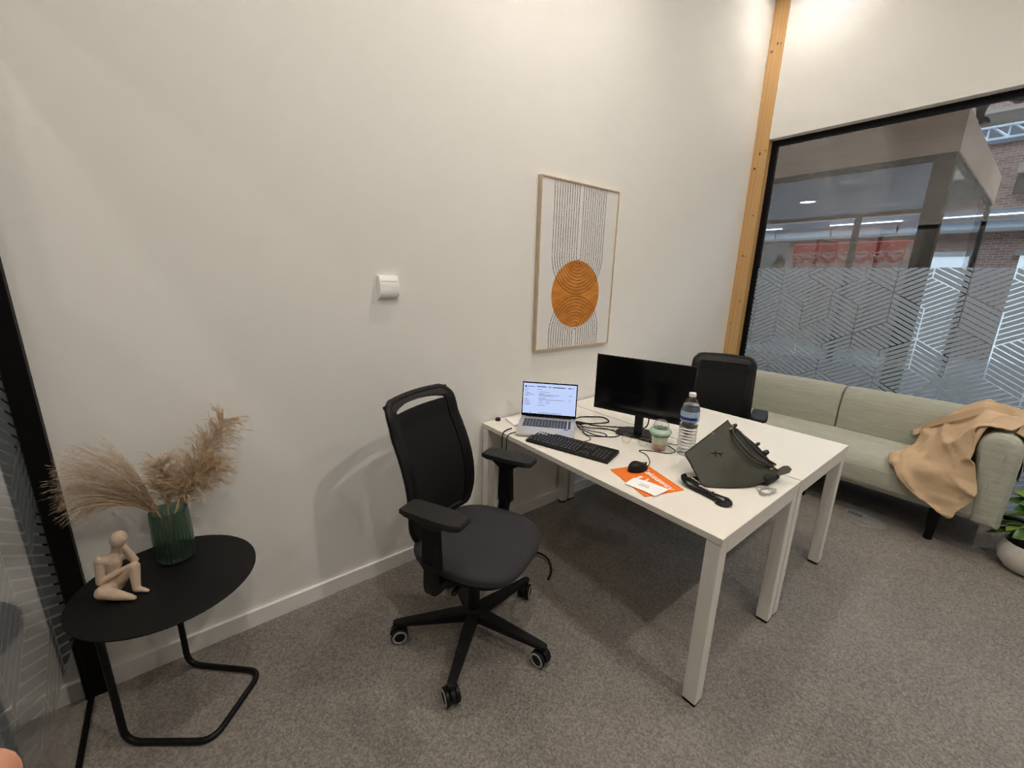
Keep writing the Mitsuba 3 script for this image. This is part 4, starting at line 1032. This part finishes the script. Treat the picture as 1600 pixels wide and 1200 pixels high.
mid = np.array([*(g0 + g1) / 2, DT + .030])
obj(sp_ + '__bridge', sweep(spline([mid - gx * .021, mid + gu * .005, mid + gx * .021], 5), .0009, 6), 'lens_brass', smooth=50)
for c, s in ((g0, -1), (g1, 1)):
    a = np.array([c[0], c[1], DT + .034]) + gx * .0235 * s
    obj(sp_ + '__temple', sweep(spline([a, a + np.array([.07, .03, -.012]), a + np.array([.125, .055, -.022]), a + np.array([.145, .060, -.0325])], 6), .0011, 6), 'lens_brass', smooth=50)
# ------------------------------------------------------------------ cables on the desk
def cable(pts, r, label, m='black_matt', group=None, n=8):
    k = thing('cable', label, 'cable', group)
    obj(k + '__cord', sweep(spline(pts, n), r, 8), m, smooth=50)
    return k
Z = DT + .004
k = cable([(2.13, -.385, .785), (2.17, -.36, .775), (2.30, -.30, Z + .005), (2.42, -.37, Z), (2.38, -.45, Z), (2.28, -.42, Z), (2.19, -.41, .765), (2.14, -.41, .783)], .0036, 'thick black cable looping out behind the laptop towards the wall')
k = cable([(2.125, -.415, .785), (2.17, -.42, .775), (2.26, -.45, Z), (2.36, -.55, Z), (2.45, -.66, Z + .01), (2.42, -.70, .86)], .0036, 'thick black cable running from the laptop to the back of the monitor')
k = cable([(2.115, -.43, .783), (2.17, -.46, Z + .01), (2.27, -.52, Z), (2.27, -.62, Z), (2.20, -.63, Z), (2.14, -.56, Z), (2.10, -.49, .765), (2.09, -.455, .780)], .0030, 'black cable curling in a wide loop between laptop and monitor base')
k = cable([(2.10, -.445, .780), (2.15, -.49, Z + .006), (2.20, -.56, Z), (2.17, -.60, Z), (2.10, -.53, Z), (2.12, -.47, Z + .012)], .0024, 'thin black cable with a tight loop at the right side of the laptop')
k = cable([(2.09, -.455, .779), (2.10, -.51, Z), (2.07, -.58, Z), (1.99, -.575, Z), (1.96, -.53, Z + .002)], .0018, 'thin black cable passing under the laptop front corner')
k = cable([(2.14, -.42, Z + .01), (2.24, -.50, Z), (2.30, -.62, DT + .013), (2.33, -.75, DT + .013), (2.37, -.86, Z), (2.42, -.98, Z), (2.45, -1.08, Z)], .0016, 'thin black cable crossing the monitor base behind the cup')
k = cable([(1.93, -.50, Z + .004), (1.945, -.545, Z), (1.935, -.60, Z + .012), (1.915, -.62, Z + .02)], .0019, 'keyboard cable coming out from under the laptop')
# cables down over the desk's front edge
k = cable([(1.82, -.20, Z), (1.77, -.215, Z + .003), (1.738, -.225, .735), (1.728, -.23, .66), (1.72, -.24, .50), (1.72, -.235, .34), (1.735, -.25, .22), (1.75, -.30, .10), (1.80, -.36, .006)], .0032, 'black cable hanging over the desk edge by the armrest, nearer the wall')
k = cable([(1.83, -.27, Z), (1.775, -.268, Z + .003), (1.738, -.268, .735), (1.73, -.268, .66), (1.715, -.262, .50), (1.71, -.245, .36), (1.725, -.235, .24), (1.72, -.28, .12), (1.74, -.42, .006)], .0026, 'thinner black cable hanging over the desk edge beside the first')
k = cable([(1.80, -.36, .006), (1.86, -.42, .03), (1.87, -.50, .03), (1.84, -.56, .006), (1.78, -.60, .006)], .006, 'black cable loop on the carpet behind the chair seat')
ps = thing('cable_plug', 'black plug block at the right side of the laptop', 'plug')
PF = frame((2.125, -.415, .776), unit((.75, -.66, 0)), unit((.66, .75, 0)))
obj(ps + '__housing', rbox(0, .045, -.009, .009, -.006, .006, .003, 1), 'black', tf=PF)
obj(ps + '__cord_relief', capsule((.045, 0, 0), (.062, 0, -.002), .0045, .003), 'black_matt', tf=PF)

# ------------------------------------------------------------------ olive bag, tipped on its side
bg = thing('handbag', 'dark olive nylon handbag tipped over on the desk, its handles and opening to the right', 'handbag')
A_, B_ = np.array([2.100, -1.100, .838]), np.array([2.354, -1.154, .960])     # base and mouth, upper corners
C__, D__ = np.array([2.367, -1.400, .790]), np.array([2.045, -1.222, .750])   # mouth and base, lower corners
axis = unit((B_ + C__) / 2 - (A_ + D__) / 2)
bn_ = unit(np.cross(B_ - A_, D__ - A_)); bn_ = bn_ if bn_[2] > 0 else -bn_
ZD = DT + .0035
sagd = unit(np.cross(bn_, axis)); sagd = sagd if sagd[1] < 0 else -sagd
def bagp(s, t, side, push=0.0):
    p = (1 - s) * ((1 - t) * A_ + t * D__) + s * ((1 - t) * B_ + t * C__)
    k = math.sin(PI * t)
    p = p + sagd * (.040 * math.sin(PI * s) ** .8 * max(0, t - .25) ** 2 * 1.78)
    if side > 0:      # upper (printed) face
        p = p + bn_ * (.022 * k ** .8 * math.sin(PI * min(1, .12 + s * .75)) + push) - axis * .034 * k * s ** 4
        p = p + bn_ * (.012 * (meshkit.fbm(np.array([s * 4.2 + t, t * 3.1, 1.7]), 3) - .5) * k + .006 * math.sin(9 * t + 5 * s) * s * k)
    else:
        p = p - bn_ * (.105 * k ** .55 * (.75 + .35 * math.sin(PI * s)) * (1 - .80 * s ** 3)) + axis * (.020 * k * s ** 3 + .045 * k * (1 - s) ** 4)
        p = p + bn_ * .006 * math.sin(7 * t + 4 * s)
    if p[2] < ZD: p = np.array([p[0] + (ZD - p[2]) * .25, p[1], ZD])
    return p
ns, nt_ = 34, 26
loops = []
for s in np.linspace(0, 1, ns):
    loops.append([bagp(s, t, 1) for t in np.linspace(0, 1, nt_)] + [bagp(s, t, -1) for t in np.linspace(1, 0, nt_)[1:-1]])
L0 = np.array(loops); P = np.transpose(L0, (1, 0, 2))
cap = L0[0]; cen = cap.mean(0)
P = np.concatenate([np.broadcast_to(cen, (P.shape[0], 1, 3)), P], 1)
body = grid(P, True)
if body.vertices is not None:
    fn = body.face_normals[body.faces.shape[0] // 2]
obj(bg + '__body', body, 'bag', smooth=40)
# dark lining seen in the mouth
lip = L0[-1]; c_ = lip.mean(0)
Q = np.transpose(np.array([lip + (c_ - lip) * .012, (lip + (c_ - lip) * .10) - axis * .02, (lip + (c_ - lip) * .3) - axis * .09, (lip + (c_ - lip) * .97) - axis * .14]), (1, 0, 2))
obj(bg + '__lining', grid(Q, True), 'bag_inside', smooth=40)
obj(bg + '__lip_binding', sweep(lip, .0032, 6, closed=True), 'bag_leather', smooth=50)
for (a, b) in ((A_, B_), (D__, C__), (A_, D__)):
    e = np.array([a + (b - a) * q for q in np.linspace(.01, .99, 14)])
    obj(bg + '__seam_piping', sweep(e, .0028, 6), 'bag_leather', smooth=50)
def surf(s, t, h): return bagp(min(s, 1), t, 1) + bn_ * h + axis * max(0, s - 1) * .3
h1 = spline([surf(.97, .17, .004), surf(.93, .20, .012), surf(.85, .32, .022), surf(.80, .50, .026), surf(.82, .68, .024), surf(.90, .82, .02), surf(.98, .90, .012)], 8)
hk = obj(bg + '__handle', sweep(h1, .0050, 10), 'bag_leather', smooth=50)
h2 = spline([surf(1.02, .19, .006), surf(1.0, .25, .024), surf(.96, .42, .040), surf(.95, .60, .040), surf(.98, .78, .028), surf(1.03, .90, .012)], 8)
obj(bg + '__handle', sweep(h2, .0050, 10), 'bag_leather', smooth=50)
for t in (.15, .91):
    c = surf(.985, t, .010)
    obj(bg + '__ring', sweep([c + unit((1, .3, .2)) * .009 * math.cos(a) + unit((-.2, -.3, .9)) * .009 * math.sin(a) for a in np.linspace(0, 2 * PI, 18, endpoint=False)], .0018, 6, closed=True), 'gold', smooth=50)
    obj(bg + '__clasp', rbox(-.010, .010, -.004, .004, -.003, .003, .0025, 1), 'gold', tf=frame(surf(.945, t, .006), axis, unit(np.cross(bn_, axis))))
obj(bg + '__snap', lathe([(0, 0), (.003, 0), (.0025, .0015), (0, .002)], 14), 'chrome', tf=frame(surf(.62, .03, .001), axis, unit(np.cross(bn_, axis))))
# tabs along the far lip and the leather ear at the lower corner
for t, r in ((.10, .012), (.50, .010), (.66, .016)):
    c = bagp(1.0, t, -1) + axis * .008
    obj(bg + '__tab', capsule(c, c + axis * .006 + bn_ * .004, r * .75, r * .7), 'bag_leather', smooth=50)
obj(bg + '__ear', hullpts([C__ + axis * a + unit(np.cross(bn_, axis)) * b + bn_ * c for a, w in ((-.02, .012), (.035, .018), (.055, .010)) for b in (-w, w) for c in (-.003, .003)]), 'bag_leather', smooth=20)
obj(bg + '__pouch', rbox(-.06, .06, -.035, .035, -.02, .022, .018, 2), 'bag_inside', tf=frame((2.335, -1.362, DT + .0235), unit((.93, -.05, 0)), unit((.05, .93, 0))), smooth=50)
emb = []
ctr = (.40, .40)
for (s0, t0, s1, t1, w) in ((-.05, -.05, .02, .0, .0022), (.02, .0, .05, .03, .003), (.02, .0, -.03, .05, .002), (.05, .03, .03, .09, .002), (.05, .03, .09, .06, .002), (-.01, -.03, .05, -.04, .0018), (.0, -.03, -.02, .03, .0018)):
    emb.append(sweep([surf(ctr[0] + s0, ctr[1] + t0, .0012), surf(ctr[0] + s1, ctr[1] + t1, .0012)], w, 5))
obj(bg + '__emblem', emb, 'bag_inside', smooth=False)

# lanyard
ly = thing('lanyard', 'black lanyard with white lettering lying in front of the olive handbag', 'lanyard')
def strap(pts, w, n=10, twist=None):
    p = spline(pts, n); t = np.gradient(p, axis=0); out = []
    for i, (a, b) in enumerate(zip(p, t)):
        s = unit(np.cross(b, (0, 0, 1))); 
        tw = 0 if twist is None else np.interp(i / (len(p) - 1), *twist)
        s = s * math.cos(tw) + np.array([0, 0, 1]) * math.sin(tw)
        out.append([a + s * w * q for q in (-.5, -.17, .17, .5)])
    return sheet(np.array(out), .0012)
l1 = [(2.050, -1.150, DT + .020), (2.022, -1.150, DT + .022), (2.004, -1.165, DT + .014), (1.998, -1.195, DT + .008), (1.993, -1.25, DT + .005), (1.985, -1.30, DT + .006), (1.975, -1.335, DT + .008)]
obj(ly + '__strap', strap(l1, .030, twist=([0, .3, .5, 1], [.9, .6, .15, .1])), 'black_matt', smooth=50)
l2 = [(2.085, -1.185, DT + .016), (2.050, -1.180, DT + .016), (2.030, -1.205, DT + .012), (2.018, -1.255, DT + .010), (2.010, -1.30, DT + .012), (2.000, -1.342, DT + .018), (1.982, -1.362, DT + .014), (1.965, -1.348, DT + .008), (1.970, -1.325, DT + .006)]
obj(ly + '__strap', strap(l2, .030, twist=([0, .4, .6, .8, 1], [.1, .1, .15, .4, .2])), 'black_matt', smooth=50)
def laytext(txt, o, d, h, key):
    tm = meshkit.text_mesh(txt, h, .0006, bold=True)
    d = unit(d); up_ = unit(np.cross((0, 0, 1), d))
    obj(key, tm, 'print_white', smooth=False, tf=frame(o, d, up_))
laytext('SPACES', (2.018, -1.218, DT + .0150), (-.009, -.06, -.001), .0115, ly + '__lettering')
laytext('SPACES', (2.004, -1.290, DT + .0170), (-.012, -.06, .010), .0115, ly + '__lettering')
laytext('SPACES', (2.047, -1.168, DT + .0215), (.0, -.045, -.010), .0100, ly + '__lettering')
obj(ly + '__buckle', rbox(-.013, .013, -.010, .010, 0, .011, .004, 1), 'black', tf=frame((2.045, -1.163, DT + .008), unit((.9, .2, 0)), unit((-.2, .9, 0))))
obj(ly + '__hook', sweep(spline([(1.995, -1.305, DT + .006), (1.975, -1.315, DT + .004), (1.965, -1.335, DT + .004), (1.975, -1.352, DT + .004)], 6), .0022, 8), 'chrome', smooth=50)
# clear cord loops beside the bag
cc = thing('cord_tangle', 'tangle of thin grey clear cord on the desk behind the handbag', 'cord')
rc = random.Random(3)
for i in range(2):
    pts = []
    for q in range(9):
        a = q * 2.2 + i
        pts.append((2.23 + .055 * math.cos(a) * rc.uniform(.6, 1.2), -1.405 + .035 * math.sin(a) * rc.uniform(.6, 1.1), DT + .003 + .002 * (q % 3)))
    obj(cc + '__loop', sweep(spline(pts, 8), .0011, 6), 'castor', smooth=50)

# ================================================================== on the round side table
va = thing('vase', 'ribbed dark green glass vase holding dried grasses on the round side table', 'vase')
vx, vy = .272, -.155
V0 = (vx, vy, tz)
pr = [(0, .004), (.030, .003), (.044, .004), (.0525, .012), (.0572, .026), (.0585, .05), (.0580, .12), (.0565, .185), (.0560, .203), (.0545, .2045), (.0530, .203), (.0535, .185), (.055, .12), (.0555, .05), (.054, .03), (.048, .018), (.038, .014), (0, .013)]
obj(va + '__glass', lathe(pr, 180, V0, ribs=32, rib=.0012), 'vase', smooth=50)
fs = 0
def strands(paths, r0, r1, n=3):
    V, F, off = [], [], 0
    for p in paths:
        k = len(p)
        t = np.gradient(p, axis=0); t /= np.linalg.norm(t, axis=1, keepdims=True) + 1e-12
        u = np.cross(t, [0.31, 0.87, 0.4]); u /= np.linalg.norm(u, axis=1, keepdims=True) + 1e-9
        w = np.cross(t, u); rr = np.linspace(r0, r1, k)[:, None]
        ring = [p + rr * (u * math.cos(2 * PI * q / n) + w * math.sin(2 * PI * q / n)) for q in range(n)]
        V.append(np.stack(ring, 1).reshape(-1, 3))
        i = np.arange(k - 1)[:, None] * n; q = np.arange(n)[None]; q2 = (q + 1) % n
        a, b, c, d = i + q, i + q2, i + n + q, i + n + q2
        F.append(np.concatenate([np.stack([a, b, d], -1).reshape(-1, 3), np.stack([a, d, c], -1).reshape(-1, 3)]) + off); off += k * n
    return trimesh.Trimesh(np.vstack(V), np.vstack(F), process=False)
def bez(p0, p1, p2, p3, n):
    t = np.linspace(0, 1, n)[:, None]
    return (1 - t) ** 3 * p0 + 3 * t * (1 - t) ** 2 * p1 + 3 * t * t * (1 - t) * p2 + t ** 3 * p3
rp = np.random.default_rng(21)
def clampy(p):
    p = p.copy(); p[:, 1] = np.minimum(p[:, 1], -.006); p[:, 0] = np.maximum(p[:, 0], -.045 + .0 * p[:, 0]); 
    near = p[:, 1] > -.045; p[near, 0] = np.maximum(p[near, 0], .004)
    return p
def plume_fan(label, tips, n, base, seed):
    k = thing('grass_plume', label, 'dried grass')
    r = np.random.default_rng(seed)
    foot = np.array([vx + .02, vy, tz + .03]); base = np.array(base)
    paths, hairs = [], []
    tips = np.array(tips, float)
    for i in range(n):
        q = r.uniform(0, len(tips) - 1); a = int(min(q, len(tips) - 2)); tip = tips[a] + (tips[a + 1] - tips[a]) * (q - a)
        tip = tip + r.normal(0, 1, 3) * (.010, .028, .010)
        L = r.uniform(.72, 1.0) if r.random() < .6 else r.uniform(.9, 1.05)
        d = tip - base
        rise = np.array([d[0] * .30, d[1] * .3, max(d[2] * .62, .075)]) 
        p1 = base + rise * r.uniform(.7, 1.0) + r.normal(0, .006, 3)
        p2 = base + d * .70 + np.array([0, 0, .055 + .02 * r.random()]) * (1.2 - d[2] / .4)
        p = bez(base + r.normal(0, .0035, 3), p1, p2, base + d * L, 16)
        p = p + np.cumsum(r.normal(0, .0009, (16, 3)), 0)
        p = clampy(p); paths.append(p)
        for j in range(14):
            m_ = r.integers(5, 15); o = p[m_]; t = p[min(m_ + 1, 15)] - p[m_ - 1]; t = t / (np.linalg.norm(t) + 1e-9)
            e = o + t * r.uniform(.006, .014) + r.normal(0, .0022, 3)
            hairs.append(clampy(np.array([o, (o + e) / 2 + r.normal(0, .0008, 3), e])))
    obj(k + '__fronds', strands(paths, .00060, .00028), 'pampas', smooth=True, kind='stuff')
    obj(k + '__seed_hairs', strands(hairs, .00050, .0002), 'pampas', smooth=True, kind='stuff')
    obj(k + '__stalk', sweep(spline([foot, (foot + base) / 2 + np.array([-.004, 0, 0]), base, base + np.array([-.022, 0, .035])], 6), np.linspace(.0034, .0022, 19), 7), 'stem', smooth=50)
def plume_fluff(label, base, mid, top, n, width, seed):
    k = thing('grass_plume', label, 'dried grass')
    r = np.random.default_rng(seed)
    base, mid, top = (np.array(x, float) for x in (base, mid, top))
    foot = np.array([vx - (base[0] - vx) * .6, vy - (base[1] - vy) * .6, tz + .03])
    ax = spline([base, base + (mid - base) * .5, mid, (mid + top) / 2, top], 8)
    paths = []
    tt = np.gradient(ax, axis=0); tt /= np.linalg.norm(tt, axis=1, keepdims=True)
    for i in range(n):
        q = r.uniform(.12, 1.0) ** .9; m_ = min(int(q * (len(ax) - 1)), len(ax) - 1)
        o, t = ax[m_], tt[m_]
        rd = r.normal(0, 1, 3); rd -= t * (rd @ t); rd /= np.linalg.norm(rd) + 1e-9; rd[1] *= .8
        L = width * r.uniform(.45, 1.1) * (1.1 - .55 * q) * (.55 + min(1, q * 2.6) * .45)
        p1 = o + t * L * .5 + rd * L * .25; p2 = o + t * L * .75 + rd * L * .75
        p3 = o + t * L * r.uniform(.55, 1.0) + rd * L * r.uniform(.8, 1.05) + np.array([0, 0, -.18 * L]) + r.normal(0, .004, 3)
        p = bez(o, p1, p2, p3, 9); p = p + np.cumsum(r.normal(0, .0011, (9, 3)), 0)
        paths.append(clampy(p))
        for j in range(5):
            h = r.integers(2, 8); e = p[h] + (p[h + 1] - p[h - 1]) * .9 + r.normal(0, .0035, 3)
            paths.append(clampy(np.array([p[h], (p[h] + e) / 2, e])))
    obj(k + '__fronds', strands(paths, .00085, .0003), 'pampas', smooth=True, kind='stuff')
    obj(k + '__stalk', sweep(np.vstack([spline([foot, (foot + base) / 2, base], 6), ax[1:]]), np.linspace(.0030, .0012, 12 + len(ax)), 7), 'stem', smooth=50)
yv = -.165
plume_fan('feathery grass plume fanning out lowest to the black frame', [(.045, -.17, .765), (.010, -.15, .80), (.004, -.15, .835), (.0, -.14, .87)], 95, (.236, -.158, .752), 1)
plume_fan('feathery grass plume arching towards the black frame, in the middle of the three fanned plumes', [(.002, -.15, .86), (.008, -.15, .90), (.018, -.15, .95), (.028, -.15, .99)], 105, (.238, -.165, .755), 2)
plume_fan('feathery grass plume standing highest of the three fanned plumes', [(.02, -.16, .97), (.045, -.16, 1.02), (.075, -.16, 1.045), (.125, -.16, 1.045), (.17, -.15, .965)], 110, (.241, -.170, .757), 3)
plume_fluff('fluffy beige plume leaning tallest to the side away from the glass', (.292, -.160, .735), (.365, -.15, .88), (.478, -.13, 1.03), 430, .125, 4)
plume_fluff('fluffy beige plume standing upright in the centre of the green vase', (.272, -.165, .735), (.280, -.165, .82), (.278, -.165, .925), 300, .105, 5)
plume_fluff('fluffy beige plume bending over the rim of the green vase in front', (.290, -.19, .735), (.335, -.20, .83), (.425, -.20, .90), 380, .12, 6)
# sculpture of a sitting thinker
fg_ = thing('figurine', 'small beige abstract sculpture of a sitting thinking person on the round side table', 'sculpture')
def cap3(a, b, ra, rb):
    s = trimesh.creation.icosphere(subdivisions=2, radius=1.0).vertices
    return m3.Manifold.hull_points(np.vstack([s * ra * 1.22 + np.array(a), s * rb * 1.22 + np.array(b)]))
hip, ch, nk = (.108, -.243, .566), (.120, -.250, .655), (.131, -.253, .693)
kR, fR, tR = (.168, -.277, .627), (.166, -.297, .556), (.192, -.314, .5465)
kL, fL = (.086, -.286, .574), (.150, -.327, .552)
sL, eL, hL = (.092, -.257, .671), (.083, -.266, .602), (.160, -.276, .634)
sR, eR, hR = (.150, -.240, .670), (.172, -.262, .642), (.155, -.262, .700)
parts_ = [cap3(hip, (.112, -.246, .60), .024, .017), cap3((.112, -.246, .60), ch, .015, .020), cap3(ch, (.126, -.252, .672), .020, .013), cap3((.126, -.252, .672), nk, .010, .0085), cap3(nk, (.139, -.256, .712), .0085, .012),
          cap3(sL, ch, .0125, .016), cap3(sR, ch, .0115, .016), cap3(sL, eL, .0115, .0095), cap3(eL, hL, .0092, .0062), cap3(sR, eR, .0105, .0088), cap3(eR, hR, .0085, .006),
          cap3(hip, kR, .020, .0135), cap3(kR, fR, .0135, .0088), cap3(fR, tR, .0085, .0045), cap3(hip, kL, .021, .0175), cap3(kL, (.118, -.307, .562), .0165, .0135), cap3((.118, -.307, .562), fL, .0135, .008), cap3(fL, (.160, -.334, .5485), .008, .0055)]
s_ic = trimesh.creation.icosphere(subdivisions=3, radius=1.0).vertices
hd = s_ic * np.array([.0225, .0215, .029]); hd[:, 0] *= 1 - .18 * (hd[:, 2] < 0) * (-hd[:, 2] / .0275)
hd = hd @ trimesh.transformations.rotation_matrix(math.radians(20), (0, 1, 0))[:3, :3].T + np.array([.144, -.258, .7285])
parts_.append(m3.Manifold.hull_points(hd))
fig = m3.Manifold.batch_boolean(parts_, m3.OpType.Add).refine_to_length(.004)
fig = fromman(fig); fig = trimesh.Trimesh(fig.vertices, fig.faces, process=True)
trimesh.smoothing.filter_taubin(fig, lamb=.5, nu=.52, iterations=14)
fig.vertices[:, 2] = np.maximum(fig.vertices[:, 2], tz + .0004)
obj(fg_, fig, 'figure', smooth=True)
labels[fg_] = {'label': 'small beige abstract sculpture of a sitting thinking person on the round side table', 'category': 'sculpture'}

# ------------------------------------------------------------------ hand of the person taking the picture (only a fingertip is in the frame)
pe = thing('person', 'fingertip of the person taking the photo, before the glass partition', 'person')
RGT = np.cross(FWD, UPV)
def cw(r, u, f):
    r, u = r - .0065, u - .0055
    return tuple(CAM + RGT * r + UPV * u + FWD * f)
def chain(pts, radii):
    return [cap3(cw(*a), cw(*b), ra / 1.22, rb / 1.22) for a, b, ra, rb in zip(pts[:-1], pts[1:], radii[:-1], radii[1:])]
hand = chain([(-.1225, -.0920, .100), (-.140, -.110, .096), (-.160, -.128, .082), (-.186, -.150, .052)], [.0080, .0088, .0094, .0105])
hand += chain([(-.136, -.134, .110), (-.150, -.146, .100), (-.168, -.158, .082), (-.194, -.168, .046)], [.0078, .0088, .0094, .0105])
hand += chain([(-.150, -.160, .110), (-.163, -.168, .100), (-.180, -.175, .080), (-.203, -.185, .040)], [.0074, .0084, .009, .0100])
hand += chain([(-.170, -.183, .098), (-.180, -.189, .089), (-.192, -.194, .072), (-.212, -.202, .034)], [.0066, .0074, .008, .0092])
hand += chain([(-.135, -.150, .020), (-.155, -.158, .012), (-.182, -.166, -.004), (-.212, -.186, -.024)], [.0085, .0098, .0115, .0150])
palm = [(-.186, -.150, .052), (-.212, -.202, .034), (-.212, -.170, -.030), (-.232, -.210, -.030)]
sph = trimesh.creation.icosphere(subdivisions=2, radius=1.0).vertices
hand.append(m3.Manifold.hull_points(np.vstack([sph * q + np.array(cw(*p)) for p, q in zip(palm, (.0115, .0100, .016, .013))])))
hand += chain([(-.222, -.190, -.030), (-.250, -.235, -.085), (-.300, -.320, -.180)], [.024, .027, .036])
hm = m3.Manifold.batch_boolean(hand, m3.OpType.Add).refine_to_length(.0035)
hm = fromman(hm); hm = trimesh.Trimesh(hm.vertices, hm.faces, process=True)
trimesh.smoothing.filter_taubin(hm, lamb=.5, nu=.52, iterations=10)
obj(pe + '__hand', hm, 'skin', smooth=True)
sl = [cw(-.262, -.255, -.11), cw(-.285, -.295, -.15), cw(-.335, -.38, -.24), cw(-.37, -.44, -.30)]
obj(pe + '__sleeve', sweep(spline(sl, 6), np.linspace(.036, .052, 19), 20), 'lining', smooth=50)
